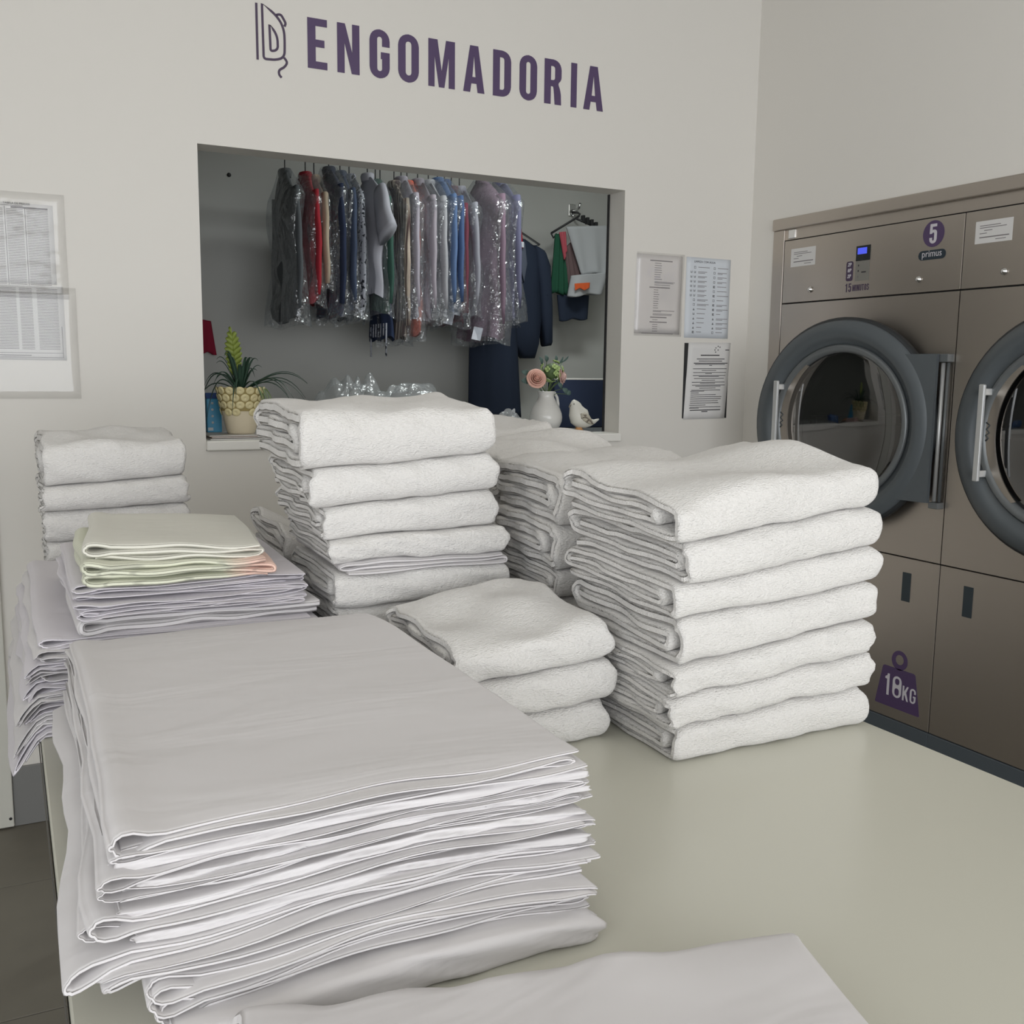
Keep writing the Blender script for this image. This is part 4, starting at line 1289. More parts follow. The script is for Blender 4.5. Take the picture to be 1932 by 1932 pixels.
GARM = []
def garment(nm, label, px, ytop, ybot, mt, hw=0.20, ht=0.028, sl=1, rot=0.0, film=True, tagp=None, sleeve_mat=None, Y=RY_, flare=1.0, short=False, cat='garment'):
    p = on_y(px, (ytop + ybot) / 2, Y)
    zt = on_y(px, ytop, Y)[2]; zb = on_y(px, ybot, Y)[2]
    L = zt - zb
    seed = int(px)
    t = empty(nm, (p[0], Y, zt), label, cat, 'bagged garments hanging on the rail' if film else None, rot=(0, 0, rot))
    v, f = torso(L, hw, ht, seed, flare=flare)
    mesh_obj('body', v, f, mt, t)
    if sl:
        for side in (-1, 1):
            v, f = sleeve(side, hw, ht, (L * 0.80 if not short else 0.20), 0.042 if not short else 0.070, seed + side, short=short)
            mesh_obj('sleeve', v, f, sleeve_mat or mt, t)
    cm = MB(); cm.lathe([(0.045, -0.012), (0.052, 0.012), (0.046, 0.022), (0.038, 0.020), (0.040, -0.010)], 20, 'z', (0, 0, 0))
    cm.v = [(x * 0.55, y, z) for x, y, z in cm.v]
    cm.build('collar', mt, t)
    hanger_part(t, -0.01, hw * 0.9, 0.085, 0.11 + max(0, 2.285 - zt - 0.11))
    if film:
        v, f = torso(L + 0.045, hw + 0.035, ht + 0.028, seed + 7, neck=0.05, shoulder=0.12)
        f = f[:-1]
        o = mesh_obj('plastic_cover', [(x, y, z + 0.02) for x, y, z in v], f, 'garment_film', t)
    if tagp:
        m = MB(); m.box((-0.001, -0.022, -0.03), (0.001, 0.022, 0.03))
        o = m.build('paper_tag', 'tag_paper', t); o.location = (-ht - 0.035, -hw * 0.7, -L + 0.02); o.rotation_euler = (0.2, 0.1, 0.9)
    return t

C_ = cloth_mat
garment('hanging_coat', 'dark grey garment in clear film, leftmost on the rail', 540, 330, 604, C_('cloth_darkgrey', (88, 92, 95)), hw=0.19)
garment('hanging_jacket', 'bright red long garment in clear film on the rail', 578, 336, 572, C_('cloth_red', (158, 46, 56)), hw=0.16, ht=0.026)
garment('hanging_shirt', 'narrow beige garment right behind the red one', 594, 342, 545, C_('cloth_beige', (176, 160, 140)), hw=0.16, ht=0.018)
garment('hanging_jacket', 'navy garment with red and cream patches on the rail', 622, 326, 596, C_('cloth_navy_patch', (46, 54, 76), kind='patch', rgb2=(46, 54, 76)), hw=0.17)
garment('hanging_shirt', 'plain dark slate garment beside the patched navy one', 643, 334, 592, C_('cloth_slate', (70, 80, 100)), hw=0.17, ht=0.02)
garment('hanging_shirt', 'black and white speckled garment in film on the rail', 660, 340, 600, C_('cloth_speckle', (150, 152, 160), kind='patch', rgb2=(40, 42, 48), scale=70), hw=0.16, ht=0.02)
garment('hanging_tshirt', 'light grey short-sleeved shirt on the rail', 694, 338, 562, C_('cloth_lightgrey', (168, 168, 176)), hw=0.19, ht=0.034, short=True, film=False)
garment('hanging_shirt', 'dark green garment behind the light grey shirt', 709, 350, 590, C_('cloth_green', (58, 88, 78)), hw=0.17, ht=0.02)
garment('hanging_scarf', 'long navy piece with fringed striped hem on the rail', 718, 360, 640, C_('cloth_navy', (44, 54, 78)), hw=0.14, ht=0.024, sl=0, film=False)
garment('hanging_shirt', 'brown and cream striped garment on the rail', 744, 352, 640, C_('cloth_stripes', (196, 182, 166), kind='stripe', rgb2=(84, 66, 66), scale=16), hw=0.15, ht=0.022)
garment('hanging_shirt', 'pale lilac shirt right of the striped garment', 757, 344, 600, C_('cloth_lilac', (168, 162, 172)), hw=0.18, ht=0.03)
garment('hanging_dress', 'orange dress showing below the pale shirts', 768, 352, 632, C_('cloth_orange', (198, 98, 78)), hw=0.16, ht=0.02, sl=0)
garment('hanging_shirt', 'pale mauve-grey shirt in film, left of the blue shirts', 788, 348, 602, C_('cloth_mauvegrey', (164, 156, 164)), hw=0.18, ht=0.026, tagp=1)
garment('hanging_shirt', 'pale grey shirt in film directly beside the blue shirts', 808, 350, 604, C_('cloth_palegrey', (166, 166, 170)), hw=0.18, ht=0.026, tagp=1)
garment('hanging_shirt', 'lighter blue shirt on the rail', 825, 346, 590, C_('cloth_blue', (92, 114, 150)), hw=0.18, ht=0.022)
garment('hanging_shirt', 'darker blue shirt on the rail', 838, 350, 588, C_('cloth_blue2', (74, 94, 130)), hw=0.18, ht=0.02)
garment('hanging_shirt', 'maroon garment with a white paper tag on the rail', 851, 362, 610, C_('cloth_maroon', (108, 58, 70)), hw=0.15, ht=0.02, tagp=1)
garment('hanging_shirt', 'grey shirt in film, left of the big mauve shirt', 866, 362, 594, C_('cloth_grey', (146, 146, 154)), hw=0.18, ht=0.024, tagp=1)
garment('hanging_coat', 'large mauve shirt in film near the right rail end', 908, 348, 640, C_('cloth_mauve', (128, 108, 122)), hw=0.22, ht=0.055, tagp=1)
garment('hanging_shirt', 'slate blue shirt in film, rightmost on the rail', 940, 350, 604, C_('cloth_slateblue', (104, 104, 128)), hw=0.20, ht=0.03)
# red patches on the navy garment and fringe on the scarf
for o in list(COL.objects):
    if o.parent is None and o.get('label', '').startswith('navy garment with red'):
        mat('patch_red', srgb(190, 60, 56), 0.8); mat('patch_cream', srgb(206, 176, 150), 0.8)
        for z, hh_, mt in ((-0.20, .05, 'patch_red'), (-0.175, .018, 'patch_cream'), (-0.29, .07, 'patch_red'), (-0.285, .03, 'patch_cream'), (-0.42, .05, 'patch_red'), (-0.41, .02, 'patch_cream')):
            m = MB(); m.box((-0.060, -0.16, z - hh_ / 2), (-0.052 - (0.004 if 'cream' in mt else 0), -0.05, z + hh_ / 2), 0.002)
            m.v = [(x - (0.006 if 'cream' in mt else 0), y, zz) for x, y, zz in m.v]
            m.build('patch', mt, o)
    if o.parent is None and o.get('label', '').startswith('long navy piece'):
        for k in range(7):
            y = -0.13 + 0.035 * k
            MB().tube([(-0.02, y, -0.60), (-0.022, y, -0.66 - (0.09 if k in (0, 6) else 0))], 0.004, 6).build('fringe', 'cloth_speckle', o)

# draped flat pieces: hang between given picture heights at depth Y
def drape(nm, Q, Y, mt, parent=None, th=0.012, amp=0.012, folds=3, seed=0, nx=14, nz=16, film=None, base=None):
    """Q: tl, tr, br, bl picture points"""
    tl, tr, br, bl = [on_y(*q, Y) for q in Q]
    r = random.Random(seed); ph = r.uniform(0, 6)
    org = (np.array([tl, tr, br, bl]).mean(0) if base is None else np.array(base))
    v = []; f = []
    for sd in (0, 1):
        for j in range(nz + 1):
            for i in range(nx + 1):
                s_, t = i / nx, j / nz
                p = (1 - t) * ((1 - s_) * tl + s_ * tr) + t * ((1 - s_) * bl + s_ * br)
                d = amp * math.sin(s_ * folds * 6.28 + ph + t) * (0.35 + 0.65 * t)
                edge = min(1, 6 * min(s_, 1 - s_) + 0.25)
                v.append((p[0] - org[0], p[1] + d + (sd - .5) * 2 * th * edge - org[1], p[2] - org[2] + 0.006 * math.sin(s_ * 9 + ph) * t))
    N1 = (nx + 1) * (nz + 1)
    for sd in (0, 1):
        for j in range(nz):
            for i in range(nx):
                a_ = sd * N1 + j * (nx + 1) + i
                f.append((a_, a_ + 1, a_ + nx + 2, a_ + nx + 1) if sd == 0 else (a_, a_ + nx + 1, a_ + nx + 2, a_ + 1))
    ring = [i for i in range(nx + 1)] + [j * (nx + 1) + nx for j in range(1, nz + 1)] + [nz * (nx + 1) + i for i in range(nx - 1, -1, -1)] + [j * (nx + 1) for j in range(nz - 1, 0, -1)]
    for a_, b_ in zip(ring, ring[1:] + ring[:1]):
        f.append((b_, a_, a_ + N1, b_ + N1))
    o = mesh_obj(nm, v, f, mt, parent)
    if parent is None:
        o.location = org
    return o

C_('suit_navy', (42, 50, 66)); C_('suit_lining', (92, 98, 112)); C_('cloth_crimson', (170, 30, 44)); C_('cloth_wine', (140, 36, 58))
# navy suit jacket facing the shop
YJ = 4.80
pj = on_y(962, 450, YJ)
jk = empty('suit_jacket', tuple(pj), 'navy suit jacket on a black hanger, right of the rail', 'jacket')
def jp(pts): return [(q[0] - pj[0], q[2] - pj[2]) for q in (on_y(x, y, YJ) for x, y in pts)]
def puff(nm, outline, mt, parent, y0, thick, parent_loc):
    """closed outline in X-Z given depth with rounded edges"""
    n = len(outline)
    c = np.mean(outline, axis=0)
    v = []; f = []
    layers = [(0.96, y0 + thick), (1.0, y0 + thick * .6), (1.0, y0 - thick * .4), (0.93, y0 - thick), (0.5, y0 - thick * 1.25), (0.02, y0 - thick * 1.3)]
    for s_, y in layers:
        for p in outline:
            q = c + (np.array(p) - c) * s_
            v.append((q[0], y, q[1]))
    for k in range(len(layers) - 1):
        for i in range(n):
            f.append((k*n+i, k*n+(i+1) % n, (k+1)*n+(i+1) % n, (k+1)*n+i))
    f.append(tuple(range(n)))
    return mesh_obj(nm, v, f, mt, parent)
puff('body', jp([(942, 462), (965, 446), (988, 452), (1012, 470), (1014, 520), (1016, 610), (1012, 655), (1006, 676), (985, 676), (972, 660), (935, 650), (925, 560), (928, 490)]), 'suit_navy', jk, 0, 0.045, pj)
puff('sleeve', jp([(1004, 464), (1020, 474), (1029, 500), (1033, 580), (1033, 652), (1020, 654), (1014, 600), (1010, 540)]), 'suit_navy', jk, -0.03, 0.032, pj)
puff('sleeve', jp([(942, 462), (930, 474), (921, 500), (917, 580), (917, 640), (930, 642), (936, 600), (940, 540)]), 'suit_navy', jk, -0.03, 0.032, pj)
puff('lapel', jp([(966, 450), (980, 462), (984, 500), (978, 535), (970, 500)]), 'suit_lining', jk, -0.062, 0.006, pj)
puff('lapel', jp([(960, 450), (950, 464), (952, 505), (968, 535), (966, 500)]), 'suit_navy', jk, -0.062, 0.006, pj)
tp = jp([(962, 424), (1018, 462), (930, 452), (965, 405)])
m = MB(); m.tube([(tp[2][0], 0, tp[2][1]), (tp[0][0], 0, tp[0][1]), (tp[1][0], 0, tp[1][1]), (tp[1][0] - .05, 0, tp[1][1] - .01)], 0.006, 8)
m.tube([(tp[0][0], 0, tp[0][1]), (tp[0][0], 0.0, tp[3][1]), (tp[0][0] + .03, 0.05, tp[3][1] + 0.02), (tp[0][0] + .03, BY - YJ - 0.004, tp[3][1] + .02)], 0.004, 8)
m.build('hanger', 'hanger_black', jk)
o = drape('hanging_cloth', [(963, 428), (984, 432), (987, 470), (966, 472)], 4.735, 'cloth_crimson', th=0.008, amp=0.006, seed=2)
tag(o, 'small red cloth with pale tag draped over the suit hanger', 'cloth')
m = MB(); m.box((-.02, -.002, -.014), (.02, .0, .014)); m.build('paper_tag', 'tag_paper', o).location = (0.01, -0.022, -0.03)
o = drape('suit_trousers', [(888, 560), (972, 560), (984, 786), (885, 792)], 4.74, 'suit_navy', th=0.02, amp=0.012, folds=2, seed=4)
tag(o, 'long navy suit trousers hanging below the jacket', 'trousers')
# chrome wall hook with bundle of folded clothes
ph_ = on_y(1078, 398, BY)
hk = empty('wall_hook', tuple(ph_), 'shiny chrome hook on the back room wall at right', 'hook')
MB().box((-0.022, -0.010, -0.03), (0.022, 0.0, 0.035), 0.003).build('hook_plate', 'chrome', hk)
MB().tube([(0, -0.008, 0.0), (0, -0.05, -0.005), (0, -0.085, 0.005), (0, -0.095, 0.03)], 0.007, 8).build('hook_arm', 'chrome', hk)
MB().tube([(0, -0.008, -0.02), (0, -0.04, -0.035), (0.02, -0.05, -0.055)], 0.006, 8).build('hook_arm', 'chrome', hk)
YK = 4.86
base = on_y(1095, 412, YK)
hg_ = empty('clothes_hanger', tuple(base), 'black hanger with bulldog clips on the right wall hook', 'hanger')
def kp_(x, y, dy=0): q = on_y(x, y, YK); return (q[0] - base[0], dy, q[2] - base[2])
MB().tube([kp_(1040, 440), kp_(1086, 412), kp_(1092, 408), kp_(1094, 404), kp_(1090, 401), kp_(1082, 400, 0.02)], 0.006, 8).build('hanger_arm', 'hanger_black', hg_)
MB().tube([kp_(1086, 412), kp_(1128, 430)], 0.006, 8).build('hanger_arm', 'hanger_black', hg_)
MB().tube([kp_(1040, 440), kp_(1044, 449), kp_(1050, 441)], 0.005, 8).build('hanger_tip', 'hanger_black', hg_)
for x, y in ((1100, 412), (1108, 416), (1116, 420), (1124, 425)):
    q = kp_(x, y)
    MB().box((q[0] - 0.008, -0.012, q[2] - 0.02), (q[0] + 0.008, 0.012, q[2] + 0.016), 0.002).build('clip', 'hanger_black', hg_)
def hang(nm, label, cat, Q, Y, mt, **k):
    o = drape(nm, Q, Y, mt, **k); tag(o, label, cat); return o
C_('cloth_white', (176, 178, 180)); C_('cloth_bottle', (38, 82, 62)); C_('cloth_pink', (176, 84, 94)); C_('cloth_brown', (106, 88, 88)); C_('tag_orange', (220, 100, 56))
hang('hanging_trousers', 'pale grey trousers folded over the hanger on the wall hook', 'trousers', [(1068, 428), (1148, 426), (1150, 518), (1095, 516)], 4.76, 'cloth_white', th=0.016, amp=0.008, folds=2, seed=5)
hang('hanging_cloth', 'bottle green cloth in film at the left of the hook bundle', 'cloth', [(1047, 442), (1064, 440), (1072, 556), (1038, 552)], 4.80, 'cloth_bottle', th=0.014, amp=0.01, seed=6)
hang('hanging_cloth', 'narrow dusty red strip in the hook bundle', 'cloth', [(1055, 438), (1068, 437), (1070, 470), (1064, 493)], 4.775, 'cloth_pink', th=0.005, amp=0.004, seed=7)
hang('hanging_cloth', 'greyish brown cloth between green cloth and pale trousers', 'cloth', [(1064, 470), (1080, 455), (1098, 522), (1070, 540)], 4.79, 'cloth_brown', th=0.010, amp=0.006, seed=8)
o = hang('folded_bundle', 'film-wrapped pale folded bundle hanging low on the hook', 'bundle', [(1078, 520), (1148, 514), (1134, 554), (1070, 560)], 4.75, 'cloth_white', th=0.030, amp=0.006, folds=1, seed=9)
mo = drape('orange_label', [(1084, 535), (1113, 533), (1112, 545), (1085, 546)], 4.70, 'tag_orange', parent=o, th=0.003, amp=0.001, base=o.location)
hang('hanging_trousers', 'dark navy folded trousers lowest in the hook bundle', 'trousers', [(1051, 556), (1111, 557), (1107, 602), (1055, 605)], 4.81, 'suit_navy', th=0.014, amp=0.004, folds=1, seed=10)
hang('hanging_cloth', 'crimson cloth hanging at the left edge of the hatch', 'cloth', [(372, 602), (398, 606), (408, 668), (372, 664)], 4.975, 'cloth_wine', th=0.02, amp=0.012, folds=1, seed=11)
# small dark plug on the back wall
q = on_y(432, 330, BY)
o = MB().lathe([(0.0, -0.006), (0.008, -0.006), (0.010, 0.0)], 16, 'y').build('wall_plug', 'hanger_black', None, loc=tuple(q))
tag(o, 'tiny dark plug on the bare back room wall', 'plug')

# work table with crumpled film
mat('worktop_grey', (0.30, 0.30, 0.29), 0.6)
wt = empty('work_table', (1.35, 4.35, 0), 'grey work table in the back room under the hanging garments', 'table')
box_obj('table_top', (-1.0, -0.45, 1.02), (0.75, 0.40, 1.05), 'worktop_grey', wt, 0.004)
for x in (-0.95, 0.68):
    for y in (-0.40, 0.33):
        box_obj('leg', (x, y, 0), (x + 0.05, y + 0.05, 1.02), 'worktop_grey', wt)
def crumple(nm, label, Q, Y, dep, seed, zb, amp=0.05, mt='loose_film'):
    x0 = on_y(Q[0], Q[1], Y)[0]; x1 = on_y(Q[2], Q[1], Y)[0]; zt = on_y((Q[0] + Q[2]) / 2, Q[1], Y)[2]
    w1 = wav(seed, 4, 0.3, 1.1); w2 = wav(seed + 1, 6, 1.2, 3.2)
    nx, ny = 34, 22
    v = []; f = []
    for j in range(ny + 1):
        for i in range(nx + 1):
            s_, t = i / nx, j / ny
            e = (math.sin(math.pi * min(max(s_, 0.02), 0.98)) ** 0.6) * (math.sin(math.pi * min(max(t, 0.02), 0.98)) ** 0.6)
            h = (zt - zb) * e * (0.70 + 0.16 * float(w1(s_ * 1.6, t * 1.2))) + 0.12 * (zt - zb) * abs(float(w2(s_ * 1.5, t * 1.5))) * e
            v.append(((s_ - .5) * (x1 - x0) + 0.012 * float(w2(t, s_)), (t - .5) * dep + 0.012 * float(w1(t * 2, s_)), max(0.001, h)))
    for j in range(ny):
        for i in range(nx):
            f.append((j*(nx+1)+i, j*(nx+1)+i+1, (j+1)*(nx+1)+i+1, (j+1)*(nx+1)+i))
    o = mesh_obj(nm, v, f, mt, None, False, loc=((x0 + x1) / 2, Y, zb))
    tag(o, label, 'plastic film')
crumple('plastic_film', 'larger heap of crumpled clear film on the grey work table', (585, 655, 750), 4.25, 0.36, 3, 1.051)
crumple('plastic_film', 'smaller heap of crumpled clear film, right of the larger heap', (700, 690, 860), 4.35, 0.36, 13, 1.051)

# ------------------------------------------------------------------ things on the hatch ledge
LZ = WZ0 + 0.004
# magazines
mat('mag_grey', srgb(128, 126, 122), 0.4); mat('mag_tan', srgb(150, 128, 112), 0.4); mat('mag_white', srgb(176, 172, 166), 0.5)
for k, (x0, x1, y0, y1, mt, lab) in enumerate([(.562, .870, 3.165, 3.40, 'mag_grey', 'grey magazine at the bottom under the plant pot'), (.570, .838, 3.185, 3.41, 'mag_tan', 'tan magazine in the middle under the plant pot'), (.566, .822, 3.20, 3.40, 'mag_white', 'pale magazine directly under the plant pot')]):
    t = empty('magazine', ((x0 + x1) / 2, (y0 + y1) / 2, LZ + 0.004 * k), lab, 'magazine', 'magazines under the plant pot')
    hx, hy_ = (x1 - x0) / 2, (y1 - y0) / 2
    MB().box((-hx, -hy_, 0), (hx, hy_, 0.0037), 0.0008).build('cover', mt, t)
    MB().box((-hx + .002, -hy_ - .0004, 0.0009), (hx - .002, hy_ - .002, 0.0028)).build('pages', 'paper', t)
MZ = LZ + 0.0117
# plant
PX, PYY = 0.683, 3.29
pl = empty('potted_bromeliad', (PX, PYY, MZ), 'green bromeliad with lime flower spike in a cream pineapple-pattern pot', 'potted plant')
mat('pot_cream', srgb(214, 202, 176), 0.35); mat('pot_joint', srgb(150, 134, 84), 0.5); mat('pot_cell', srgb(214, 202, 156), 0.35); mat('soil', (0.03, 0.025, 0.02), 0.9)
ztop = on_y(460, 731, PYY)[2] - MZ
pr_ = lambda t: 0.043 + 0.032 * t ** 0.85
prof = [(0.0, 0.0), (0.041, 0.0), (0.043, 0.003)] + [(pr_(t), t * ztop) for t in np.linspace(0.05, 1, 12)] + [(0.071, ztop), (0.068, ztop - 0.02), (0.0, ztop - 0.022)]
pot = MB().lathe(prof, 40, 'z').build('pot', 'pot_cream', pl)
band = MB().lathe([(pr_(t) + 0.0008, t * ztop) for t in (0.50, 0.6, 0.7, 0.8, 0.9, 1.0)], 40, 'z').build('pot_band', 'pot_joint', pot)
MB().lathe([(0.0, ztop - 0.012), (0.069, ztop - 0.012)], 30, 'z').build('soil', 'soil', pl)
ncol = 14
cell_me = None
for row_ in range(4):
    t = 0.94 - row_ * 0.155
    for k in range(ncol):
        if row_ == 3 and k % 3 == 1: continue
        a_ = (k + 0.5 * (row_ % 2)) * 2 * math.pi / ncol
        if cell_me is None:
            m = MB(); R0 = 0.0145
            v = []; ff = []
            for (rr_, d) in ((1.0, 0.0), (0.93, 0.0022), (0.75, 0.0034), (0.25, 0.0030), (0.10, 0.0014)):
                for i in range(12):
                    b_ = 2 * math.pi * i / 12 + .26
                    v.append((d, R0 * rr_ * math.cos(b_), R0 * rr_ * 0.90 * math.sin(b_)))
            for q_ in range(4):
                for i in range(12): ff.append((q_*12+i, q_*12+(i+1) % 12, (q_+1)*12+(i+1) % 12, (q_+1)*12+i))
            ff.append(tuple(48 + i for i in range(12)))
            m.add(v, ff); o = m.build('pot_cell', 'pot_cell', pot); cell_me = o.data
        else:
            o = bpy.data.objects.new('pot_cell', cell_me); COL.objects.link(o); o.parent = pot
        o.location = (pr_(t) * math.cos(a_), pr_(t) * math.sin(a_), t * ztop)
        o.rotation_euler = (0, 0.28, a_)
mat('leaf_dark', srgb(46, 70, 56), 0.4); mat('leaf_mid', srgb(86, 112, 74), 0.5); mat('spike_lime', srgb(116, 130, 50), 0.55); mat('leaf_pale', srgb(130, 150, 100), 0.6)
def strip_leaf(nm, base, az, length, rise, fall, w, mt, parent, n=12):
    v = []; f = []
    ca, sa = math.cos(az), math.sin(az)
    for i in range(n + 1):
        t = i / n
        r_ = length * t * (1 - 0.10 * t)
        z = rise * math.sin(t * math.pi * 0.62) - fall * t ** 2.6
        ww = w * (1 - t ** 2.2) * (0.75 + 0.5 * math.sin(t * 3)) + 0.0003
        c = np.array(base) + np.array([ca * r_, sa * r_, z])
        sd = np.array([-sa, ca, 0]) * ww
        v += [tuple(c - sd + np.array([0, 0, ww * .4])), tuple(c - np.array([0, 0, 0.0006])), tuple(c + sd + np.array([0, 0, ww * .4]))]
    for i in range(n):
        for k in (0, 1):
            f.append((3*i+k, 3*i+k+1, 3*i+k+4, 3*i+k+3))
    o = mesh_obj(nm, v, f, mt, parent)
    md = o.modifiers.new('thickness', 'SOLIDIFY'); md.thickness = 0.0008
    return o
r = random.Random(12)
for k in range(34):
    az = k * 2.399 + r.uniform(-.2, .2)
    inner = k / 34
    if k < 20:
        strip_leaf('leaf', (0.012 * math.cos(az), 0.012 * math.sin(az), ztop - 0.012), az, (r.uniform(.17, .26) if math.cos(az) > -0.2 else (r.uniform(.14, .19) if math.sin(az) > -0.1 else 0.11)), r.uniform(.05, .10), r.uniform(.03, .17), r.uniform(.003, .0048), 'leaf_dark', pl)
    else:
        strip_leaf('leaf', (0.008 * math.cos(az), 0.008 * math.sin(az), ztop - 0.012), az, r.uniform(.04, .08), r.uniform(.07, .13), 0.0, r.uniform(.004, .007), 'leaf_dark', pl)
for k in range(14):
    az = r.uniform(-0.9, 0.5)
    strip_leaf('leaf', (0.05 * math.cos(az), 0.05 * math.sin(az), ztop - 0.008), az, r.uniform(.03, .07), 0.02, r.uniform(.05, .12), 0.0025, 'leaf_pale', pl)
sp_ = empty('flower_spike', (-0.012, 0.0, ztop)); sp_.parent = pl
sp_.rotation_euler = (0, -0.06, 0)
z0s = on_y(440, 690, PYY)[2] - MZ - ztop; z1s = on_y(440, 622, PYY)[2] - MZ - ztop
MB().tube([(0.004, 0, -0.02), (0.002, 0, z0s * .6), (0, 0, z1s * .95)], [0.004, 0.005, 0.002], 8).build('stem', 'spike_lime', sp_)
for k in range(9):
    t = k / 8
    zc = z0s * 0.75 + (z1s * 0.97 - z0s * 0.75) * t
    ww = 0.028 * (math.sin(math.pi * (0.22 + 0.70 * t)) ** 0.8)
    for sd in (-1, 1):
        if k == 8 and sd == 1: continue
        v = []; f = []
        n = 6
        for i in range(n + 1):
            q = i / n
            c = np.array([sd * ww * q, 0, zc - 0.006 + 0.020 * q * (1.1 - 0.3 * q)])
            hh_ = 0.0150 * (1 - q ** 2.4) + 0.0008
            v += [(c[0], -0.0035 * (1 - q) - 0.001, c[2] - hh_), (c[0], -0.0055 * (1 - q) - 0.0012, c[2]), (c[0], -0.0030 * (1 - q) - 0.0005, c[2] + hh_), (c[0], 0.004 * (1 - q) + 0.0012, c[2])]
        for i in range(n):
            for j in range(4):
                f.append((4*i+j, 4*i+(j+1) % 4, 4*i+4+(j+1) % 4, 4*i+4+j))
        f += [(0, 3, 2, 1), (4*n, 4*n+1, 4*n+2, 4*n+3)]
        mesh_obj('bract', v, f, 'spike_lime', sp_)

# blue carton with white dots
mat('carton_blue', srgb(66, 150, 190), 0.4); mat('carton_navy', srgb(36, 64, 120), 0.5); mat('dot_white', srgb(190, 196, 200), 0.5); mat('booklet_blue', srgb(74, 104, 150), 0.4)
cx0 = on_y(391, 790, 3.36)[0]; cx1 = on_y(419, 790, 3.36)[0]
cz1 = on_y(405, 752, 3.36)[2]
ct = empty('carton', ((cx0 + cx1) / 2, 3.385, MZ), 'bright blue carton with a column of white dots beside the pot', 'carton')
hw_ = (cx1 - cx0) / 2
MB().box((-hw_, -0.022, 0), (hw_, 0.022, cz1 - MZ), 0.003).build('carton_body', 'carton_blue', ct)
MB().prism([(-0.022, cz1 - MZ), (0.022, cz1 - MZ), (0.003, cz1 - MZ + 0.018), (-0.003, cz1 - MZ + 0.018)], -hw_, hw_ * 0.55, lambda a_, b_, c_: (c_, a_, b_)).build('gable_top', 'carton_navy', ct)
for k in range(4):
    MB().lathe([(0.0, -0.001), (0.0036, -0.001), (0.0042, 0.0)], 16, 'y', (-hw_ * .25, -0.0221, 0.032 + 0.021 * k)).build('dot_print', 'dot_white', ct)
MB().box((-hw_ * .9, -0.0228, 0.006), (-hw_ * .2, -0.0221, 0.016)).build('label_print', 'dot_white', ct)
MB().lathe([(0.0, -0.001), (0.0045, -0.001), (0.005, 0.0)], 16, 'y', (hw_ * .5, -0.0221, 0.113)).build('dot_print', 'carton_navy', ct)
# blue booklet box behind
bx0 = on_y(486, 800, 3.46)[0]; bx1 = on_y(575, 800, 3.46)[0]; bz = on_y(520, 786, 3.46)[2]
bb = empty('booklet', ((bx0 + bx1) / 2, 3.46, LZ), 'blue booklet standing between the plant pot and the towels', 'booklet')
MB().box((-(bx1 - bx0) / 2, 0, 0), ((bx1 - bx0) / 2, 0.012, bz - LZ), 0.001).build('cover', 'booklet_blue', bb)
MB().box((-(bx1 - bx0) / 2 - 0.012, 0.012, 0), ((bx1 - bx0) / 2, 0.03, bz - LZ - .012), 0.001).build('back_cover', 'carton_navy', bb)
MB().lathe([(0.011, -0.0006), (0.015, -0.0006), (0.015, 0.0), (0.011, 0.0)], 24, 'y', (-0.005, -0.0002, bz - LZ - 0.018), closed=True).build('ring_print', 'dot_white', bb)
# brown pouch and pink striped box
mat('leather_brown', srgb(140, 98, 72), 0.5); mat('box_pink', srgb(176, 150, 150), 0.5)
qx = on_y(538, 815, 3.33)[0]
pc = empty('pouch', (qx - 0.01, 3.33, LZ), 'small brown leather pouch beside the blue booklet', 'pouch')
MB().lathe([(0.0, 0.0), (0.024, 0.0), (0.032, 0.008), (0.030, 0.018), (0.018, 0.030), (0.0, 0.034)], 28, 'z').build('pouch_body', 'leather_brown', pc)
MB().lathe([(0.0312, 0.006), (0.0328, 0.009), (0.0312, 0.012)], 28, 'z').build('zip', 'hanger_black', pc)
pk = empty('small_box', (qx + 0.055, 3.25, LZ), 'pale pink striped little box half hidden by the towels', 'box')
MB().box((-0.022, -0.03, 0), (0.03, 0.03, 0.030), 0.002).build('box_body', 'box_pink', pk)
for z in (0.010, 0.020):
    MB().box((-0.0226, -0.0306, z), (0.0306, 0.0306, z + 0.0016)).build('stripe', 'leather_brown', pk)

# jug vase
vy = 3.34
vx = on_y(1030, 780, vy)[0]
vz1 = on_y(1030, 738, vy)[2] - LZ
mat('ceramic_white', (0.62, 0.61, 0.585), 0.16, spec=0.55)
vs_ = empty('jug_vase', (vx, vy, LZ), 'glossy white ceramic jug holding the roses', 'vase')
R_ = 0.0625
vp = [(0.0, 0.0), (0.036, 0.0), (0.042, 0.003), (0.054, 0.018), (0.061, 0.036), (0.0625, 0.050), (0.060, 0.066), (0.052, 0.086), (0.040, 0.106), (0.031, 0.122), (0.029, 0.132), (0.032, 0.143), (0.034, 0.147), (0.031, 0.147), (0.026, 0.133), (0.028, 0.122), (0.0, 0.110)]
vp = [(a_, b_ * vz1 / 0.147) for a_, b_ in vp]
MB().lathe(vp, 44, 'z').build('jug_body', 'ceramic_white', vs_)
MB().tube([(0.026, 0.006, vz1 * .93), (0.040, 0.008, vz1 * .95), (0.052, 0.009, vz1 * .84), (0.057, 0.009, vz1 * .68), (0.055, 0.008, vz1 * .52), (0.051, 0.006, vz1 * .42)], [0.006, 0.0062, 0.006, 0.0058, 0.006, 0.007], 10).build('jug_handle', 'ceramic_white', vs_)
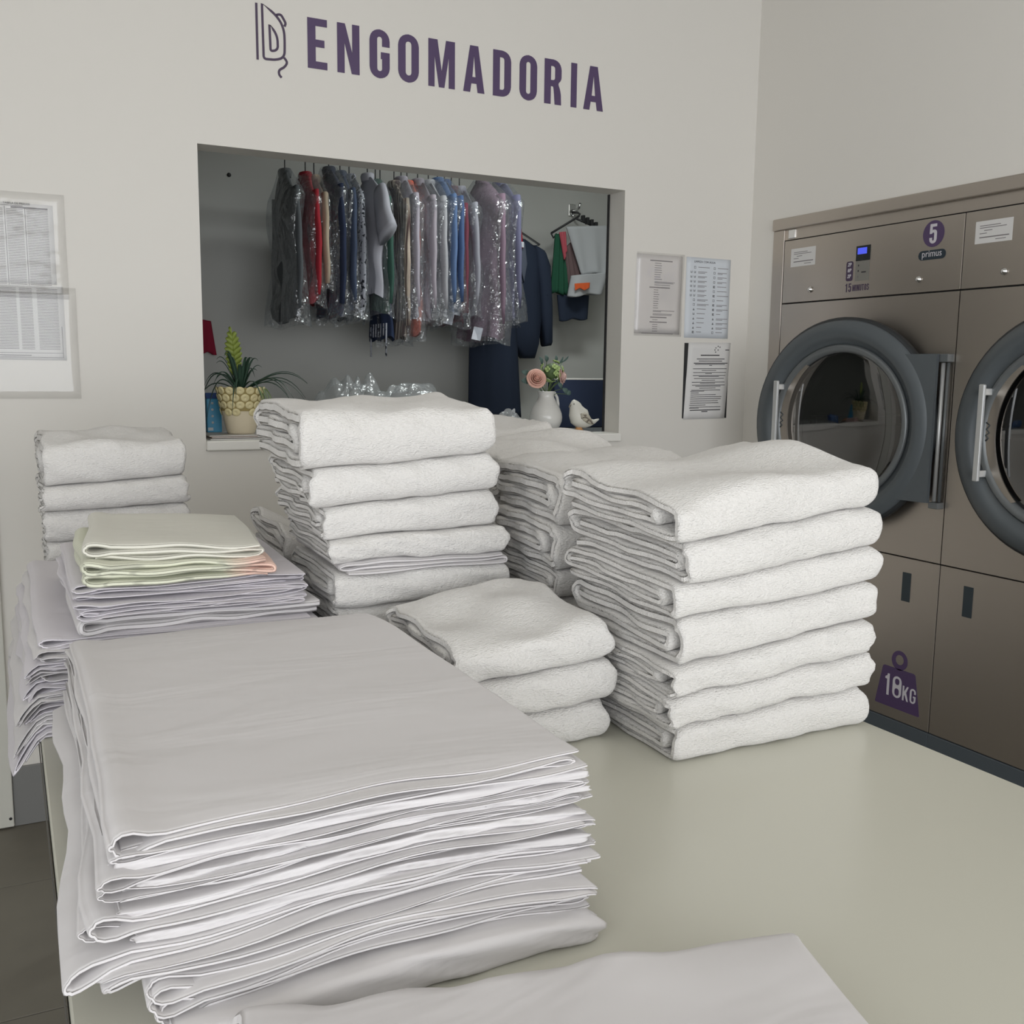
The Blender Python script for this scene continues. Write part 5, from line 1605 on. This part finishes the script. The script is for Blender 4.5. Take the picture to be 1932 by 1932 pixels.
# roses
mat('rose_pink', srgb(214, 168, 152), 0.6); mat('rose_pale', srgb(206, 172, 164), 0.6); mat('hydrangea_green', srgb(164, 186, 120), 0.6); mat('eucalyptus', srgb(74, 96, 90), 0.6); mat('stem_green', srgb(80, 100, 60), 0.6)
def rose(px, py, y, R0, mt, lab, face):
    q = on_y(px, py, y)
    t = empty('rose', tuple(q), lab, 'flower', 'roses in the white jug')
    rt = Vector(face).normalized().to_track_quat('Z', 'Y').to_euler()
    hd = empty('bloom', (0, 0, 0)); hd.parent = t; hd.rotation_euler = rt
    specs = [(0.14, 3, 0.50, 0.0), (0.30, 3, 0.50, 0.0), (0.47, 4, 0.44, 0.1), (0.66, 5, 0.34, 0.25), (0.84, 5, 0.20, 0.5), (1.0, 6, 0.02, 0.85)]
    MB().lathe([(0.0, R0 * .42), (R0 * .10, R0 * .36), (R0 * .30, 0.0), (R0 * .45, -R0 * .5), (0.0, -R0 * .6)], 14, 'z').build('bud', mt, hd)
    for ri, (rad, n, hgt, opn) in enumerate(specs):
        for k in range(n):
            a0 = 2 * math.pi * k / n + ri * 0.7
            span = 2 * math.pi / n * 0.72
            v = []; f = []
            nu, nv = 7, 5
            for j in range(nv + 1):
                tv = j / nv
                for i in range(nu + 1):
                    u = i / nu * 2 - 1
                    a_ = a0 + u * span
                    rr_ = R0 * rad * (0.45 + 0.55 * tv ** 0.7) * (1 + opn * 0.25 * tv ** 3)
                    z = R0 * (-0.55 + (0.55 + hgt) * tv * (1 - 0.20 * u * u * tv)) - R0 * opn * 0.3 * tv ** 3
                    v.append((rr_ * math.cos(a_), rr_ * math.sin(a_), z))
            for j in range(nv):
                for i in range(nu):
                    f.append((j*(nu+1)+i, j*(nu+1)+i+1, (j+1)*(nu+1)+i+1, (j+1)*(nu+1)+i))
            o = mesh_obj('petal', v, f, mt, hd)
            md = o.modifiers.new('thickness', 'SOLIDIFY'); md.thickness = 0.0012
    top = np.array([vx, vy, LZ + vz1 * 0.92])
    d = top - q
    MB().tube([(0, 0, -R0 * .3), tuple(d * 0.5 + np.array([0, 0, 0.004])), tuple(d), tuple(d + np.array([0, 0, -0.03]))], 0.0022, 7).build('stem', 'stem_green', t)
    return t
rose(1013, 713, vy - 0.045, 0.031, 'rose_pink', 'full peach rose at the left of the jug', (-0.25, -1, 0.35))
rose(1062, 710, vy - 0.020, 0.027, 'rose_pale', 'paler peach rose at the right of the jug', (0.85, -0.7, 0.2))
q = on_y(1040, 702, vy)
hy = empty('hydrangea', tuple(q), 'pale green hydrangea cluster between the two roses', 'flower')
r = random.Random(9)
fl_me = None
for k in range(34):
    u = r.uniform(-1, 1); a_ = r.uniform(0, 6.28)
    p = Vector((math.sqrt(1 - u * u) * math.cos(a_) * 0.042, math.sqrt(1 - u * u) * math.sin(a_) * 0.032 - 0.006, u * 0.040 + 0.006))
    if fl_me is None:
        v = []; f = []
        for j in range(4):
            b0 = j * math.pi / 2
            o_ = len(v)
            v.append((0, 0, 0))
            for i in range(7):
                b_ = b0 + (i / 6 - .5) * 1.45
                rr_ = 0.0115 * (0.72 + 0.28 * math.sin(math.pi * i / 6))
                v.append((rr_ * math.cos(b_), rr_ * math.sin(b_), 0.003 + 0.001 * math.sin(i)))
            for i in range(6): f.append((o_, o_ + 1 + i, o_ + 2 + i))
        fo = mesh_obj('floret', v, f, 'hydrangea_green', hy); fl_me = fo.data
    else:
        fo = bpy.data.objects.new('floret', fl_me); COL.objects.link(fo); fo.parent = hy
    md = fo.modifiers.new('thickness', 'SOLIDIFY'); md.thickness = 0.001
    fo.location = p
    fo.rotation_euler = p.normalized().to_track_quat('Z', 'Y').to_euler()
MB().tube([(0, 0, 0.01), (0, 0, -0.03), (vx - q[0], 0, LZ + vz1 * .85 - q[2])], 0.003, 7).build('stem', 'stem_green', hy)
MB().lathe([(0.0, 0.034), (0.020, 0.026), (0.030, 0.006), (0.024, -0.018), (0.0, -0.028)], 18, 'z').build('core', 'stem_green', hy)
def leaf_sprig(lab, items, y):
    b0 = np.array([vx, vy, LZ + vz1 * .95])
    t = empty('leaf_sprig', tuple(b0), lab, 'foliage')
    for (px, py, ln, ang, w) in items:
        q = on_y(px, py, y) - b0
        v = []; f = []
        n = 8
        dx, dz = math.cos(ang), math.sin(ang)
        for i in range(n + 1):
            tt = i / n
            ww = w * math.sin(math.pi * min(0.97, tt * .92 + .05)) ** 0.8
            c = q + np.array([dx * ln * (tt - .5), -0.006 * math.sin(tt * 3), dz * ln * (tt - .5)])
            v += [tuple(c + np.array([-dz * ww, -0.002, dx * ww])), tuple(c), tuple(c + np.array([dz * ww, -0.002, -dx * ww]))]
        for i in range(n):
            for k in (0, 1): f.append((3*i+k, 3*i+k+1, 3*i+k+4, 3*i+k+3))
        o = mesh_obj('leaf', v, f, 'eucalyptus', t)
        md = o.modifiers.new('thickness', 'SOLIDIFY'); md.thickness = 0.001
        e = q - np.array([dx * ln * .45, 0, dz * ln * .45])
        MB().tube([(0, 0, -0.02), tuple(e * 0.5), tuple(e)], 0.0012, 6).build('stem', 'stem_green', t)
leaf_sprig('dark green leaf pair at the left of the bouquet', [(992, 718, 0.038, math.pi + .05, 0.012), (991, 703, 0.034, math.pi - .25, 0.010)], vy - 0.01)
leaf_sprig('small grey-green leaves hanging at the right of the jug', [(1066, 737, 0.030, -0.6, 0.009), (1072, 741, 0.022, 0.5, 0.009), (1056, 727, 0.028, -0.9, 0.008)], vy - 0.03)
leaf_sprig('fine upright sprigs at the top of the bouquet', [(1020, 680, 0.030, 2.0, 0.006), (1058, 680, 0.034, 1.0, 0.004), (1066, 678, 0.036, 0.7, 0.003), (1048, 677, 0.026, 1.5, 0.006), (1030, 676, 0.026, 1.8, 0.008)], vy + 0.02)

# bird ornament
by_ = 3.27
bq = on_y(1095, 816, by_)
bd = empty('bird_ornament', (bq[0], by_, LZ), 'white ceramic bird ornament with grey patterned wing beside the jug', 'ornament')
cloth_mat('wing_mottle', (176, 170, 156), 0.5, 'patch', (96, 88, 80), 75.0); mat('bird_white', (0.60, 0.585, 0.53), 0.4); mat('wing_grey', srgb(112, 104, 94), 0.5); mat('terracotta', srgb(190, 140, 90), 0.6)
PXM = 0.00182
spine = [(1139, 792, 1.5, .5), (1128, 797, 4.5, .8), (1117, 799, 8.5, .9), (1107, 797, 15, .95), (1098, 792, 21, 1), (1091, 786, 22.5, 1), (1086, 777, 19, 1), (1083, 769, 14.5, 1), (1081, 763, 12.5, 1), (1079, 758, 9.5, 1), (1078, 753.5, 5, 1), (1078, 751, .6, 1)]
v = []; f = []
nA = 20
bz0 = bq[2]
pts = [np.array([(x - 1095) * PXM, 0, (817 - y) * PXM]) for x, y, _, _ in spine]
for i, (x, y, rad, fl_) in enumerate(spine):
    d = pts[min(i + 1, len(pts) - 1)] - pts[max(i - 1, 0)]
    d /= np.linalg.norm(d)
    nrm = np.array([-d[2], 0, d[0]])
    for k in range(nA):
        a_ = 2 * math.pi * k / nA
        p = pts[i] + nrm * math.cos(a_) * rad * PXM + np.array([0, 1, 0]) * math.sin(a_) * rad * PXM * 0.82
        v.append(tuple(p))
for i in range(len(spine) - 1):
    for k in range(nA):
        f.append((i*nA+k, i*nA+(k+1) % nA, (i+1)*nA+(k+1) % nA, (i+1)*nA+k))
f += [tuple(range(nA)), tuple((len(spine)-1)*nA + k for k in range(nA))]
body = mesh_obj('bird_body', v, f, 'bird_white', bd)
for sd in (-1, 1):
    wm = MB()
    ol = [(1084, 780), (1094, 776), (1104, 782), (1111, 792), (1115, 803), (1104, 800), (1092, 795), (1085, 789)]
    n = len(ol); cc = np.mean(ol, axis=0)
    vv = []; ff = []
    for s_, dy in ((1.0, 0.026), (0.92, 0.0365), (0.5, 0.0415), (0.02, 0.0425)):
        for p in ol:
            q = cc + (np.array(p) - cc) * s_
            vv.append(((q[0] - 1095) * PXM, sd * dy, (817 - q[1]) * PXM))
    for k in range(3):
        for i in range(n): ff.append((k*n+i, k*n+(i+1) % n, (k+1)*n+(i+1) % n, (k+1)*n+i))
    wg = mesh_obj('wing', vv, ff, 'wing_mottle', body)
    for k in range(6):
        x0, y0 = 1089 + 3.2 * k, 781 + 2.2 * k
        MB().tube([((x0 - 1095) * PXM, sd * 0.0405, (817 - y0) * PXM), ((x0 + 3 - 1095) * PXM, sd * 0.0420, (817 - y0 - 5) * PXM), ((x0 + 8 - 1095) * PXM, sd * 0.0395, (817 - y0 - 9) * PXM)], 0.0019, 6).build('feather', 'wing_grey', wg)
    MB().lathe([(0.0, 0.0), (0.0018, 0.0005), (0.002, 0.002)], 10, 'y', ((1073.5 - 1095) * PXM, sd * 0.0165, (817 - 760) * PXM)).build('eye', 'hanger_black', body)
MB().tube([((1071 - 1095) * PXM, 0, (817 - 762) * PXM), ((1067 - 1095) * PXM, 0, (817 - 766) * PXM), ((1066 - 1095) * PXM, 0, (817 - 768) * PXM)], [0.005, 0.0025, 0.0006], 8).build('beak', 'wing_grey', body)
MB().lathe([(0.0, 0.0), (0.018, 0.0), (0.019, 0.004), (0.012, 0.012), (0.010, 0.022), (0.0, 0.024)], 20, 'z', ((1091 - 1095) * PXM, 0, 0)).build('foot_base', 'terracotta', bd)
# navy box behind the bird
nx0 = on_y(1046, 770, 3.52)[0]; nx1 = 2.33; nz = on_y(1100, 714, 3.52)[2]
C_('board_navy', (54, 64, 88))
o = empty('storage_box', ((nx0 + nx1) / 2, 3.55, LZ), 'flat navy box standing on the ledge behind the bird', 'box')
MB().box((-(nx1 - nx0) / 2, -0.03, 0), ((nx1 - nx0) / 2, 0.03, nz - LZ - 0.006), 0.002).build('box_body', 'board_navy', o)
MB().box((-(nx1 - nx0) / 2 - .002, -0.032, nz - LZ - 0.006), ((nx1 - nx0) / 2 + .002, 0.032, nz - LZ), 0.0015).build('box_lid', 'sill_white', o)
crumple('plastic_film', 'small crumpled clear bag on the ledge left of the jug', (934, 770, 990), 3.42, 0.10, 23, LZ + 0.001)
